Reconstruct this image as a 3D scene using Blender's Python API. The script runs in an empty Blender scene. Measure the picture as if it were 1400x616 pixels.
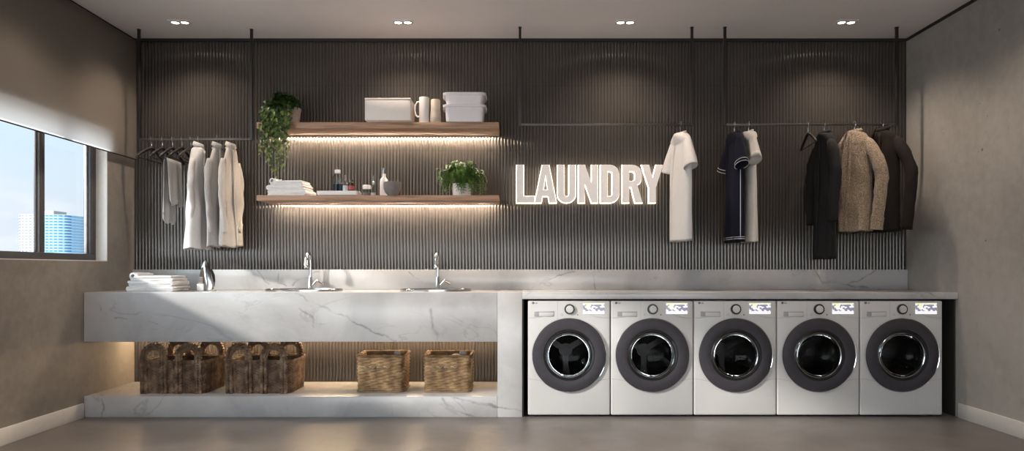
import bpy, bmesh, math, random
from mathutils import Vector, Matrix, noise
R = random.Random(7)
PI = math.pi
SC = bpy.context.scene
COL = SC.collection

# ------------------------------------------------------------------ camera geometry (metres)
F, CX, HY, EYE, CAMY = 910.0, 702.0, 368.0, 1.065, -5.45
def X(px, D): return (px - CX) * D / F
def Z(py, D): return EYE + (HY - py) * D / F
XL, XR, H = -3.10, 3.21, 2.945          # side walls and ceiling
YREAR = -7.6

# ------------------------------------------------------------------ helpers
class MB:
    def __init__(s): s.bm = bmesh.new()
    def add(s, verts, faces):
        vs = [s.bm.verts.new(v) for v in verts]
        for f in faces:
            try: s.bm.faces.new([vs[i] for i in f])
            except ValueError: pass
        return vs
    def box(s, x0, x1, y0, y1, z0, z1, bev=0, seg=2, rot=None):
        t = bmesh.new()
        bmesh.ops.create_cube(t, size=1)
        for v in t.verts:
            v.co = Vector(((x0+x1)/2 + v.co.x*(x1-x0), (y0+y1)/2 + v.co.y*(y1-y0), (z0+z1)/2 + v.co.z*(z1-z0)))
        if bev: bmesh.ops.bevel(t, geom=t.edges[:], offset=bev, segments=seg, profile=.5, affect='EDGES')
        s.merge(t, rot); return s
    def merge(s, t, m=None):
        t.verts.index_update()
        vs = [s.bm.verts.new((m @ v.co) if m else v.co) for v in t.verts]
        for f in t.faces:
            try: s.bm.faces.new([vs[v.index] for v in f.verts])
            except ValueError: pass
        t.free()
    def sphere(s, c, r, sub=2, scale=(1,1,1), m=None):
        t = bmesh.new(); bmesh.ops.create_icosphere(t, subdivisions=sub, radius=r)
        for v in t.verts: v.co = Vector((v.co.x*scale[0], v.co.y*scale[1], v.co.z*scale[2]))
        s.merge(t, Matrix.Translation(Vector(c)) @ (m if m else Matrix.Identity(4))); return s
    def tube(s, path, rad, n=10, flat=(1,1), up=None, cap=True, closed=False):
        P = [Vector(p) for p in path]; N = len(P)
        if not hasattr(rad, '__len__'): rad = [rad]*N
        T = []
        for i in range(N):
            a = P[max(i-1,0)]; b = P[min(i+1,N-1)]
            if closed: a, b = P[(i-1)%N], P[(i+1)%N]
            d = b-a; T.append(d.normalized() if d.length > 1e-9 else Vector((0,0,1)))
        u = Vector(up) if up else (Vector((0,1,0)) if abs(T[0].y) < .9 else Vector((1,0,0)))
        rings = []
        for i in range(N):
            u = (u - T[i]*u.dot(T[i]))
            u = u.normalized() if u.length > 1e-6 else T[i].orthogonal().normalized()
            w = T[i].cross(u)
            r = rad[i]; rx, ry = (r if hasattr(r,'__len__') else (r*flat[0], r*flat[1]))
            rings.append([s.bm.verts.new(P[i] + u*rx*math.cos(2*PI*k/n) + w*ry*math.sin(2*PI*k/n)) for k in range(n)])
        for i in range(N if closed else N-1):
            A, B = rings[i], rings[(i+1)%N]
            for k in range(n):
                s.bm.faces.new([A[k], A[(k+1)%n], B[(k+1)%n], B[k]])
        if cap and not closed:
            s.bm.faces.new(rings[0][::-1]); s.bm.faces.new(rings[-1])
        return rings
    def lathe(s, prof, n=32, c=(0,0,0), axis='z', sx=1, sy=1, close=False):
        rings = []
        for r, h in prof:
            ring = []
            for k in range(n):
                a = 2*PI*k/n; x, y = r*math.cos(a)*sx, r*math.sin(a)*sy
                p = Vector((x,y,h)) if axis == 'z' else Vector((x,-h,y))
                ring.append(s.bm.verts.new(p + Vector(c)))
                if r < 1e-6: break
            rings.append(ring)
        M = len(rings)
        for i in range(M if close else M-1):
            A, B = rings[i], rings[(i+1)%M]
            for k in range(n):
                if len(A) == 1 and len(B) == 1: continue
                if len(A) == 1: f = [A[0], B[(k+1)%n], B[k]]
                elif len(B) == 1: f = [A[k], A[(k+1)%n], B[0]]
                else: f = [A[k], A[(k+1)%n], B[(k+1)%n], B[k]]
                s.bm.faces.new(f)
        return s
    def prism(s, outline, z0, z1, m=None, holes=()):
        """outline in (x,y) extruded z0..z1; holes are further loops"""
        t = bmesh.new(); E = []
        for loop in [outline, *holes]:
            vs = [t.verts.new((p[0], p[1], z0)) for p in loop]
            for i in range(len(vs)): E.append(t.edges.new((vs[i], vs[(i+1) % len(vs)])))
        bmesh.ops.triangle_fill(t, use_beauty=True, use_dissolve=False, edges=E)
        r = bmesh.ops.extrude_face_region(t, geom=t.faces[:])
        for g in r['geom']:
            if isinstance(g, bmesh.types.BMVert): g.co.z = z1
        bmesh.ops.recalc_face_normals(t, faces=t.faces[:])
        s.merge(t, m); return s
    def build(s, name, mat, parent=None, smooth=35, recalc=True, loc=None):
        if recalc: bmesh.ops.recalc_face_normals(s.bm, faces=s.bm.faces[:])
        me = bpy.data.meshes.new(name)
        for f in s.bm.faces: f.smooth = bool(smooth)
        s.bm.to_mesh(me); s.bm.free()
        if smooth and smooth < 180: me.set_sharp_from_angle(angle=math.radians(smooth))
        o = bpy.data.objects.new(name, me); COL.objects.link(o)
        if mat: me.materials.append(mat)
        if parent: o.parent = parent
        if loc: o.location = loc
        return o

def tag(o, label=None, cat=None, group=None, kind=None):
    if label: o['label'] = label
    if cat: o['category'] = cat
    if group: o['group'] = group
    if kind: o['kind'] = kind
    return o
def thing(name, label, cat, loc=(0,0,0), rz=0, group=None):
    o = bpy.data.objects.new(name, None); COL.objects.link(o)
    o.empty_display_size = .05
    o.location = loc; o.rotation_euler = (0,0,rz)
    return tag(o, label, cat, group)
def struct(o): o['kind'] = 'structure'; return o
def kids(o): return [c for c in bpy.data.objects if c.parent == o]
def copy_tree(o, parent=None):
    c = o.copy(); COL.objects.link(c)
    if parent: c.parent = parent
    for ch in kids(o): copy_tree(ch, c)
    return c
def cut(o, mb):
    c = mb.build('cutter', None)
    m = o.modifiers.new('b', 'BOOLEAN'); m.object = c; m.operation = 'DIFFERENCE'; m.solver = 'EXACT'
    bpy.context.view_layer.update()
    me = bpy.data.meshes.new_from_object(o.evaluated_get(bpy.context.evaluated_depsgraph_get()))
    o.modifiers.clear(); o.data = me
    bpy.data.objects.remove(c, do_unlink=True)
    me.set_sharp_from_angle(angle=math.radians(35))

# ------------------------------------------------------------------ materials
def srgb(r, g, b):
    f = lambda c: (c/255/12.92) if c/255 <= .04045 else ((c/255+.055)/1.055)**2.4
    return (f(r), f(g), f(b), 1)
class NT:
    def __init__(s, name):
        s.m = bpy.data.materials.new(name); s.m.use_nodes = True
        s.t = s.m.node_tree; s.b = s.t.nodes['Principled BSDF']; s.out = s.t.nodes['Material Output']
    def n(s, typ, **kw):
        q = s.t.nodes.new(typ)
        for k, v in kw.items():
            if k in q.inputs: q.inputs[k].default_value = v
            else: setattr(q, k, v)
        return q
    def l(s, a, b): s.t.links.new(a, b)
    def coord(s, scale=(1,1,1)):
        c = s.n('ShaderNodeTexCoord'); mp = s.n('ShaderNodeMapping'); mp.inputs['Scale'].default_value = scale
        s.l(c.outputs['Object'], mp.inputs['Vector']); return mp.outputs['Vector']
    def noise(s, vec, scale, detail=3, rough=.5, dist=0):
        q = s.n('ShaderNodeTexNoise'); q.inputs['Scale'].default_value = scale; q.inputs['Detail'].default_value = detail
        q.inputs['Roughness'].default_value = rough; q.inputs['Distortion'].default_value = dist
        s.l(vec, q.inputs['Vector']); return q.outputs['Fac']
    def ramp(s, fac, stops):
        q = s.n('ShaderNodeValToRGB'); e = q.color_ramp.elements
        while len(e) < len(stops): e.new(.5)
        for i, (p, c) in enumerate(stops):
            e[i].position = p; e[i].color = c if hasattr(c, '__len__') else (c,c,c,1)
        s.l(fac, q.inputs['Fac']); return q.outputs['Color']
    def math(s, op, a, b=None):
        q = s.n('ShaderNodeMath', operation=op)
        for i, v in enumerate((a, b)):
            if v is None: continue
            if isinstance(v, (int, float)): q.inputs[i].default_value = v
            else: s.l(v, q.inputs[i])
        return q.outputs[0]
    def mix(s, fac, a, b, mode='MIX'):
        q = s.n('ShaderNodeMix', data_type='RGBA', blend_type=mode)
        for sock, v in ((q.inputs[0], fac), (q.inputs[6], a), (q.inputs[7], b)):
            if isinstance(v, (int, float)): sock.default_value = v
            elif hasattr(v, '__len__'): sock.default_value = v
            else: s.l(v, sock)
        return q.outputs[2]
    def bump(s, h, strength=.3, dist=.01):
        q = s.n('ShaderNodeBump'); q.inputs['Strength'].default_value = strength; q.inputs['Distance'].default_value = dist
        s.l(h, q.inputs['Height']); s.l(q.outputs['Normal'], s.b.inputs['Normal'])
    def base(s, c):
        if hasattr(c, '__len__'): s.b.inputs['Base Color'].default_value = c
        else: s.l(c, s.b.inputs['Base Color'])
    def rm(s, r, m=0, spec=.5):
        s.b.inputs['Roughness'].default_value = r; s.b.inputs['Metallic'].default_value = m
        s.b.inputs['Specular IOR Level'].default_value = spec
def plain(name, col, rough=.5, metal=0, spec=.5, var=.06, scale=30, bump=0):
    t = NT(name); v = t.coord(); nz = t.noise(v, scale, 4)
    c2 = tuple(min(1, c*(1-var*2)) for c in col[:3])+(1,); c3 = tuple(min(1, c*(1+var)) for c in col[:3])+(1,)
    t.base(t.ramp(nz, [(.3, c2), (.7, c3)])); t.rm(rough, metal, spec)
    if bump: t.bump(nz, bump, .004)
    return t.m
def emit(name, col, strength):
    t = NT(name); t.b.inputs['Base Color'].default_value = (.8,.8,.8,1)
    t.b.inputs['Emission Color'].default_value = col; t.b.inputs['Emission Strength'].default_value = strength
    return t.m
def concrete(name, c0, c1, c2):
    t = NT(name); v = t.coord()
    big = t.noise(v, .9, 5, .55, .4); fine = t.noise(v, 14, 6, .65)
    mixn = t.math('ADD', t.math('MULTIPLY', big, .7), t.math('MULTIPLY', fine, .3))
    col = t.ramp(mixn, [(.34, c0), (.5, c1), (.66, c2)])
    vo = t.n('ShaderNodeTexVoronoi', Scale=5.5); t.l(v, vo.inputs['Vector'])
    sel = t.math('GREATER_THAN', t.noise(v, 2.3, 2), .52)
    pit = t.math('MULTIPLY', t.math('LESS_THAN', vo.outputs['Distance'], .058), sel)
    vo2 = t.n('ShaderNodeTexVoronoi', Scale=13.0); t.l(v, vo2.inputs['Vector'])
    sel2 = t.math('GREATER_THAN', t.noise(v, 1.6, 2), .56)
    pit2 = t.math('MULTIPLY', t.math('LESS_THAN', vo2.outputs['Distance'], .06), sel2)
    p = t.math('MAXIMUM', pit, pit2)
    t.base(t.mix(t.math('MULTIPLY', p, .55), col, (.035,.03,.027,1))); t.rm(.7, 0, .3)
    t.bump(t.math('SUBTRACT', t.math('MULTIPLY', fine, .5), p), .25, .004)
    return t.m
def marble():
    t = NT('white_marble'); v = t.coord()
    cloud = t.noise(v, 1.5, 5, .6, .6)
    col = t.ramp(cloud, [(.3, (.345,.335,.335,1)), (.5, (.455,.443,.44,1)), (.7, (.50,.488,.485,1))])
    def vein(scale, dist, width, msk_scale, msk, off):
        mp = t.n('ShaderNodeMapping'); mp.inputs['Location'].default_value = (off, off*.7, off*1.3)
        mp.inputs['Rotation'].default_value = (0, .6, 0); mp.inputs['Scale'].default_value = (.75, 1, 1.5); t.l(v, mp.inputs['Vector'])
        a = t.math('ABSOLUTE', t.math('SUBTRACT', t.noise(mp.outputs[0], scale, 7, .55, dist), .5))
        line = t.ramp(a, [(0, 1), (width*.5, .75), (width, 0)])
        m = t.ramp(t.noise(mp.outputs[0], msk_scale, 2), [(msk, 0), (msk+.06, 1)])
        return t.math('MULTIPLY', line, m)
    a = vein(.75, .9, .006, 1.1, .50, 3.1); b = vein(1.7, 1.2, .011, 1.6, .54, 8.4)
    col = t.mix(t.math('MULTIPLY', a, .30), col, (.13,.125,.13,1))
    col = t.mix(t.math('MULTIPLY', b, .30), col, (.2,.195,.2,1))
    soft = vein(.9, .7, .05, 1.0, .5, 5.5)
    col = t.mix(t.math('MULTIPLY', soft, .22), col, (.3,.3,.32,1))
    # long veins that run through the slabs, drawn along their true course (x, z in metres)
    fr, bk = 4.80, 5.41
    V = [(fr,.0035,[(404,400),(413,404),(432,416),(470,431),(498,446),(542,466)]), (fr,.0028,[(409,421),(429,436),(430,447)]),
         (fr,.0025,[(158,434),(174,436)]), (fr,.0025,[(134,412),(138,425)]), (fr,.0025,[(205,441),(213,444)]),
         (fr,.0045,[(605,545),(623,562),(658,570)]), (fr,.0035,[(621,544),(674,555),(714,562)]), (fr,.002,[(630,546),(650,548),(700,560)]),
         (fr,.0035,[(138,544),(143,560),(138,569)]), (fr,.003,[(1266,400),(1287,408)]), (fr,.006,[(588,423),(593,446),(598,465)]),
         (bk,.003,[(353,370),(362,385),(369,388)]), (bk,.0025,[(381,370),(380,386),(392,389)]), (bk,.003,[(399,389),(405,383),(421,380),(431,371),(438,371)]),
         (bk,.0025,[(558,372),(577,386)]), (bk,.0022,[(716,399),(749,381),(786,372)]), (bk,.0025,[(811,376),(815,397)]),
         (bk,.004,[(1114,369),(1125,387),(1143,384),(1163,390),(1195,394)]), (bk,.003,[(1163,387),(1183,378),(1197,370)])]
    nz = t.n('ShaderNodeTexNoise'); nz.inputs['Scale'].default_value = 11; nz.inputs['Detail'].default_value = 5; t.l(v, nz.inputs['Vector'])
    def vm(op, a_, b_=None, out=0):
        q = t.n('ShaderNodeVectorMath', operation=op)
        for i, w_ in enumerate((a_, b_)):
            if w_ is None: continue
            if op == 'SCALE' and i == 1:
                if isinstance(w_, (int, float)): q.inputs['Scale'].default_value = w_
                else: t.l(w_, q.inputs['Scale'])
            elif hasattr(w_, '__len__'): q.inputs[i].default_value = w_
            else: t.l(w_, q.inputs[i])
        return q.outputs['Value'] if op in ('DOT_PRODUCT', 'LENGTH') else q.outputs['Vector']
    p = vm('ADD', v, vm('SCALE', vm('SUBTRACT', nz.outputs['Color'], (.5,.5,.5)), .075))
    p = vm('MULTIPLY', p, (1,0,1)); best = None
    for D, wd, pl in V:
        pts = [Vector((X(a_, D), 0, Z(b_, D))) for a_, b_ in pl]
        for a_, b_ in zip(pts, pts[1:]):
            ab = b_-a_; pa = vm('SUBTRACT', p, tuple(a_))
            h = t.n('ShaderNodeClamp'); t.l(vm('DOT_PRODUCT', pa, tuple(ab/ab.length_squared)), h.inputs[0])
            hq = t.n('ShaderNodeVectorMath', operation='SCALE'); hq.inputs[0].default_value = tuple(ab); t.l(h.outputs[0], hq.inputs['Scale'])
            d = t.math('DIVIDE', vm('LENGTH', vm('SUBTRACT', pa, hq.outputs['Vector'])), wd)
            best = d if best is None else t.math('MINIMUM', best, d)
    core = t.ramp(t.math('MULTIPLY', best, .25), [(0, .62), (.25, .34), (.8, 0)])
    col = t.mix(t.math('MULTIPLY', core, t.ramp(t.noise(v, 13, 4), [(.36, .12), (.62, 1)])), col, (.085,.08,.085,1))
    t.base(col); t.rm(.22, 0, .5)
    return t.m
def wood(name, c0, c1):
    t = NT(name); v = t.coord((1.2, 14, 22))
    a = t.noise(v, 2.2, 6, .6, .8); w = t.noise(v, 9, 3, .6)
    f = t.math('ADD', t.math('MULTIPLY', a, .75), t.math('MULTIPLY', w, .25))
    t.base(t.ramp(f, [(.33, c0), (.52, c1), (.7, tuple(min(1, c*1.25) for c in c1[:3])+(1,))])); t.rm(.42, 0, .4)
    t.bump(f, .08, .003); return t.m
def floor_mat():
    t = NT('floor_tile'); v = t.coord()
    a = t.noise(v, 1.6, 6, .6, .7); b = t.noise(v, 9, 4, .6)
    f = t.math('ADD', t.math('MULTIPLY', a, .75), t.math('MULTIPLY', b, .25))
    col = t.ramp(f, [(.33, (.10,.09,.086,1)), (.5, (.138,.124,.118,1)), (.68, (.17,.155,.148,1))])
    sp = t.n('ShaderNodeSeparateXYZ'); t.l(v, sp.inputs[0])
    def line(s, off, per, w=.0022):
        q = t.math('ABSOLUTE', t.math('SUBTRACT', t.math('MODULO', t.math('ADD', s, off), per), per/2))
        return t.math('LESS_THAN', q, w)
    g = t.math('MAXIMUM', line(sp.outputs['X'], 9.29+.45, .9), line(sp.outputs['Y'], 9.+1.05+.45, .9))
    col = t.mix(t.math('MULTIPLY', g, .6), col, (.10,.09,.085,1))
    t.base(col); t.rm(.38, 0, .45); t.bump(t.math('SUBTRACT', b, g), .06, .002); return t.m
def fabric(name, col, rough=.9, var=.025, scale=60, weave=260, bump=.25, sheen=.15):
    t = NT(name); v = t.coord()
    a = t.noise(v, scale, 4, .6); w = t.noise(v, weave, 2)
    c2 = tuple(c*(1-var*2) for c in col[:3])+(1,); c3 = tuple(min(1,c*(1+var)) for c in col[:3])+(1,)
    t.base(t.ramp(a, [(.3, c2), (.7, c3)])); t.rm(rough, 0, .2)
    t.b.inputs['Sheen Weight'].default_value = sheen
    t.bump(w, bump, .002); return t.m
def knit():
    t = NT('boucle_knit'); v = t.coord()
    a = t.noise(v, 150, 3, .6, .5); b = t.noise(v, 14, 3)
    vo = t.n('ShaderNodeTexVoronoi', Scale=120.0); t.l(v, vo.inputs['Vector'])
    c = t.ramp(a, [(.3, (.09,.055,.032,1)), (.5, (.32,.235,.16,1)), (.68, (.52,.42,.31,1))])
    c = t.mix(t.math('MULTIPLY', b, .3), c, (.12,.075,.045,1))
    t.base(c); t.rm(.95, 0, .1); t.b.inputs['Sheen Weight'].default_value = .3
    t.bump(t.math('SUBTRACT', a, vo.outputs['Distance']), .9, .006); return t.m
def shade_mat():
    t = NT('roller_shade_fabric'); v = t.coord((1, 220, 220))
    a = t.noise(v, 3, 2); c = t.ramp(a, [(.3, (.22,.195,.175,1)), (.7, (.255,.23,.208,1))])
    d = t.n('ShaderNodeBsdfDiffuse'); tr = t.n('ShaderNodeBsdfTranslucent'); mx = t.n('ShaderNodeMixShader')
    t.l(c, d.inputs['Color']); tr.inputs['Color'].default_value = (.92,.91,.90,1); mx.inputs[0].default_value = .74
    t.l(d.outputs[0], mx.inputs[1]); t.l(tr.outputs[0], mx.inputs[2]); t.l(mx.outputs[0], t.out.inputs['Surface'])
    return t.m
def pane(name, tint=(.97,.985,.99,1), gloss=.06, rough=.0):
    t = NT(name); tr = t.n('ShaderNodeBsdfTransparent'); gl = t.n('ShaderNodeBsdfGlossy'); mx = t.n('ShaderNodeMixShader')
    tr.inputs['Color'].default_value = tint; gl.inputs['Roughness'].default_value = rough; gl.inputs['Color'].default_value = (1,1,1,1)
    lw = t.n('ShaderNodeLayerWeight', Blend=.12)
    f = t.math('MULTIPLY', lw.outputs['Fresnel'], gloss*8)
    t.l(f, mx.inputs[0]); t.l(tr.outputs[0], mx.inputs[1]); t.l(gl.outputs[0], mx.inputs[2])
    t.l(mx.outputs[0], t.out.inputs['Surface']); return t.m
def leaf_mat(name, c0, c1, c2):
    t = NT(name); v = t.coord(); a = t.noise(v, 22, 3)
    t.base(t.ramp(a, [(.3, c0), (.5, c1), (.7, c2)])); t.rm(.45, 0, .4)
    return t.m
def woven(name, c0, c1, c2):
    t = NT(name); v = t.coord(); a = t.noise(v, 18, 3, .55); b = t.noise(v, 260, 2)
    f = t.math('ADD', t.math('MULTIPLY', a, .7), t.math('MULTIPLY', b, .3))
    t.base(t.ramp(f, [(.34, c0), (.5, c1), (.64, c2)])); t.rm(.6, 0, .35); t.bump(b, .4, .002); return t.m
def screen_mat():
    t = NT('display_screen'); c = t.n('ShaderNodeTexCoord'); sp = t.n('ShaderNodeSeparateXYZ')
    t.l(c.outputs['Generated'], sp.inputs[0])
    x, z = sp.outputs['X'], sp.outputs['Z']
    mp = t.n('ShaderNodeMapping'); mp.inputs['Scale'].default_value = (5.2, 1, 3.4); t.l(c.outputs['Generated'], mp.inputs['Vector'])
    vo = t.n('ShaderNodeTexVoronoi', Scale=1.6, distance='CHEBYCHEV', Randomness=.8); t.l(mp.outputs[0], vo.inputs['Vector'])
    vv = t.n('ShaderNodeSeparateColor'); t.l(vo.outputs['Color'], vv.inputs[0])
    band = t.math('MULTIPLY', t.math('GREATER_THAN', z, .27), t.math('LESS_THAN', z, .86))
    dark = t.math('MULTIPLY', t.math('GREATER_THAN', vv.outputs[0], .5), band)
    yel = t.math('MULTIPLY', t.math('GREATER_THAN', z, .55), t.math('LESS_THAN', vv.outputs[1], .45))
    col = t.mix(yel, (1,.98,1,1), (.95,1,.55,1)); col = t.mix(dark, col, (.26,.25,.36,1))
    t.base((.02,.02,.02,1)); t.rm(.15)
    t.l(col, t.b.inputs['Emission Color']); t.b.inputs['Emission Strength'].default_value = .95
    return t.m
def tower_mat():
    t = NT('tower_facade'); v = t.coord(); sp = t.n('ShaderNodeSeparateXYZ'); t.l(v, sp.inputs[0])
    fl = t.math('MODULO', t.math('ADD', sp.outputs['Z'], 200.0), 3.0)
    slab = t.math('LESS_THAN', fl, 1.2)
    bay = t.math('MODULO', t.math('ADD', sp.outputs['X'], 100.0), 4.2)
    pier = t.math('LESS_THAN', bay, 1.3)
    blue = t.math('GREATER_THAN', sp.outputs['X'], 2.5)
    wallc = t.mix(blue, (.44,.46,.50,1), (.11,.25,.38,1)); glass = t.mix(blue, (.12,.14,.19,1), (.03,.10,.20,1))
    t.base(t.mix(t.math('MAXIMUM', slab, pier), glass, wallc)); t.rm(.4); return t.m

M = {}
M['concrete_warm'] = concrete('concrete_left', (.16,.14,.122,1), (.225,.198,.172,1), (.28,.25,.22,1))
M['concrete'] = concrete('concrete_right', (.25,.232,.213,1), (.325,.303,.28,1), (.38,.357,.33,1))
M['ceiling'] = plain('ceiling_paint', (.76,.725,.725,1), .8, var=.02, scale=2)
M['floor'] = floor_mat()
M['marble'] = marble()
M['flute'] = plain('fluted_panel_finish', (.066,.059,.054,1), .11, 0.3, .6, var=.05, scale=3)
M['dark'] = plain('dark_gap', (.015,.014,.013,1), .8)
M['white_paint'] = plain('white_paint', (.66,.63,.60,1), .5, var=.02)
M['walnut'] = wood('walnut', (.18,.098,.058,1), (.36,.22,.145,1))
M['bar_metal'] = plain('rail_bar_metal', (.12,.115,.112,1), .35, .8)
M['black_metal'] = plain('black_metal', (.035,.032,.031,1), .4, .6)
M['hanger'] = plain('black_hanger', (.012,.011,.011,1), .45)
M['chrome'] = plain('chrome', (.78,.78,.79,1), .09, 1, var=.0)
M['steel'] = plain('brushed_steel', (.40,.40,.40,1), .2, 1, var=.04)
M['frame'] = plain('window_frame_metal', (.075,.072,.075,1), .45, .3)
M['frame_light'] = plain('window_frame_light', (.32,.32,.33,1), .35, .4)
M['glass'] = pane('window_glass')
M['shade'] = shade_mat()
M['led'] = emit('warm_led', (1,.82,.62,1), 200)
M['led_low'] = emit('warm_led_low', (1,.72,.44,1), 120)
M['halo'] = emit('letter_halo', (1,.82,.62,1), 5.0)
M['lamp'] = emit('lamp_disc', (1,.9,.76,1), 12)
M['letter'] = plain('letter_face', (.82,.78,.76,1), .5, var=.02)
M['washer'] = plain('washer_enamel', (.53,.518,.508,1), .3, 0, .5, var=.015, scale=4)
M['washer_trim'] = plain('washer_grey_trim', (.32,.31,.31,1), .4)
M['door_ring'] = plain('door_ring_charcoal', (.042,.038,.045,1), .5, .1, .3)
M['dark_chrome'] = plain('dark_chrome_ring', (.34,.34,.35,1), .12, 1, var=0)
M['door_glass'] = pane('washer_door_glass', (.42,.42,.43,1), .16)
M['drum'] = plain('drum_steel', (.15,.145,.14,1), .35, .8)
M['drum_dark'] = plain('drum_perforated', (.07,.068,.065,1), .4, .6)
M['black'] = plain('black_plastic', (.012,.012,.013,1), .3)
M['screen'] = screen_mat()
M['white_shirt'] = fabric('white_cotton', (.60,.585,.575,1))
M['offwhite_shirt'] = fabric('offwhite_cotton', (.42,.40,.385,1))
M['cream_shirt'] = fabric('cream_cotton', (.55,.515,.475,1))
M['grey_cloth'] = fabric('grey_linen', (.36,.345,.335,1))
M['navy'] = fabric('navy_jersey', (.006,.0065,.017,1), sheen=.02)
M['piping'] = fabric('white_piping', (.6,.6,.62,1))
M['char'] = fabric('charcoal_wool', (.013,.012,.012,1), bump=.5, sheen=.02)
M['brownwool'] = fabric('dark_brown_wool', (.015,.0105,.0085,1), bump=.5, sheen=.02)
M['knit'] = knit()
M['towel'] = fabric('white_terry', (.72,.71,.71,1), var=.04, weave=420, bump=.6)
M['towel_side'] = fabric('blush_terry', (.60,.53,.49,1), var=.04, weave=420, bump=.6)
M['plastic'] = plain('translucent_tub', (.70,.67,.69,1), .35, var=.015)
M['plastic_lid'] = plain('tub_lid', (.74,.70,.72,1), .35, var=.015)
M['box_white'] = plain('blush_white_box', (.74,.68,.64,1), .55, var=.015)
M['ceramic'] = plain('white_ceramic', (.78,.75,.73,1), .25, var=.015)
M['stoneware'] = plain('beige_stoneware', (.50,.44,.36,1), .6, var=.05)
M['band'] = plain('grey_glaze_band', (.16,.145,.125,1), .5)
M['bowl'] = plain('grey_bowl', (.155,.14,.135,1), .55)
M['clear'] = pane('clear_bottle_glass', (.93,.95,.96,1), .4)
M['blueliquid'] = pane('pale_blue_liquid', (.42,.55,.68,1), .1)
M['amber'] = plain('dark_bottle', (.03,.012,.01,1), .15)
M['redlabel'] = plain('red_label', (.35,.05,.04,1), .5)
M['terracotta'] = plain('blush_grey_pot', (.36,.30,.27,1), .7)
M['soil'] = plain('soil', (.03,.02,.014,1), .95, bump=.8)
M['pothos'] = leaf_mat('pothos_leaf', (.010,.028,.007,1), (.026,.060,.012,1), (.07,.12,.025,1))
M['pothos_light'] = leaf_mat('pothos_pale_leaf', (.06,.10,.02,1), (.16,.21,.045,1), (.30,.34,.10,1))
M['fern'] = leaf_mat('fern_leaf', (.03,.08,.010,1), (.08,.18,.025,1), (.17,.30,.06,1))
M['stem'] = plain('green_stem', (.07,.10,.03,1), .6)
M['seagrass'] = woven('brown_seagrass', (.04,.022,.012,1), (.12,.07,.042,1), (.24,.155,.097,1))
M['seagrass_dark'] = woven('dark_braid', (.055,.031,.018,1), (.16,.098,.06,1), (.31,.215,.145,1))
M['wicker'] = woven('honey_wicker', (.085,.046,.02,1), (.19,.114,.054,1), (.31,.205,.105,1))
M['twine'] = plain('pale_twine', (.40,.33,.24,1), .8)
M['laundry'] = fabric('slate_laundry', (.13,.13,.14,1))
M['tower'] = tower_mat()
M['hill'] = plain('hazy_hill', (.42,.50,.60,1), .9, var=.03, scale=.01)
M['iron_body'] = plain('dark_chrome', (.20,.18,.17,1), .16, .9, var=.02)

# ------------------------------------------------------------------ room shell
m = MB(); m.box(XL-.3, XR+.3, YREAR-.3, .12, -.12, 0); struct(m.build('floor', M['floor'], smooth=0))
m = MB(); m.box(XL-.3, XR+.3, YREAR-.3, .12, H, H+.15); ceil = struct(m.build('ceiling', M['ceiling'], smooth=0))
# fluted back wall: one continuous surface of half-round reeds with panel seams
P = .0265; xs = []
n_fl = int((XR - XL) / P) + 1; SEG = 12
for i in range(n_fl):
    for k in range(SEG):
        u = (k / SEG) * 2 - 1
        xs.append((XL + (i + k/SEG) * P, -.005 - .0065*max(0, 1-abs(u)**2.5)**.6))
xs = [(min(a, XR), b) for a, b in xs]
zs = []
for z0, z1 in ((0, .335), (.335, 1.225), (1.225, 2.035), (2.035, 2.565), (2.565, H)):
    zs += [(z0 + (.0015 if z0 else 0), 1), (z1 - .0015, 1)]
    if z1 < H: zs += [(z1 - .0013, 0), (z1 + .0013, 0)]
m = MB()
grid = [[m.bm.verts.new((x, y if on else -.004, z)) for x, y in xs] for z, on in zs]
for j in range(len(zs)-1):
    for i in range(len(xs)-1):
        m.bm.faces.new([grid[j][i], grid[j][i+1], grid[j+1][i+1], grid[j+1][i]])
wb = struct(m.build('wall_back', M['flute'], smooth=50))
m = MB(); m.box(XL-.3, XR+.3, 0, .12, 0, H); struct(m.build('wall_back_core', M['dark'], smooth=0))
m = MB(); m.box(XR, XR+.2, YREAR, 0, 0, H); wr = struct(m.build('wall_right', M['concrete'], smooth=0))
# left wall with two window openings (the nearer one is unseen, made taller to carry sun to the washers)
WZ0, WZ1 = 1.126, 2.10; WY0, WY1 = -.37, -1.945; W2Y0, W2Y1, W2Z1 = -1.955, -5.6, 2.72
m = MB()
for y0, y1, z0, z1 in ((WY0, 0, 0, H), (W2Y1, WY0, 0, WZ0), (W2Y0, WY0, WZ1, H),
                       (W2Y1, W2Y0, W2Z1, H), (YREAR, W2Y1, 0, H)):
    m.box(XL-.18, XL, y0, y1, z0, z1)
bmesh.ops.remove_doubles(m.bm, verts=m.bm.verts[:], dist=.0005)
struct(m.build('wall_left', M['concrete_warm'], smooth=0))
# rear wall (behind the camera): unseen glazing, sized for the flutes' bright low reflection
RX0, RX1, RZ0, RZ1 = -2.9, 2.95, .06, 1.62
m = MB()
for x0, x1, z0, z1 in ((XL-.18, RX0, 0, H), (RX1, XR+.2, 0, H), (RX0, RX1, 0, RZ0), (RX0, RX1, RZ1, H)):
    m.box(x0, x1, YREAR-.18, YREAR, z0, z1)
struct(m.build('wall_rear', M['concrete'], smooth=0))
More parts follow.
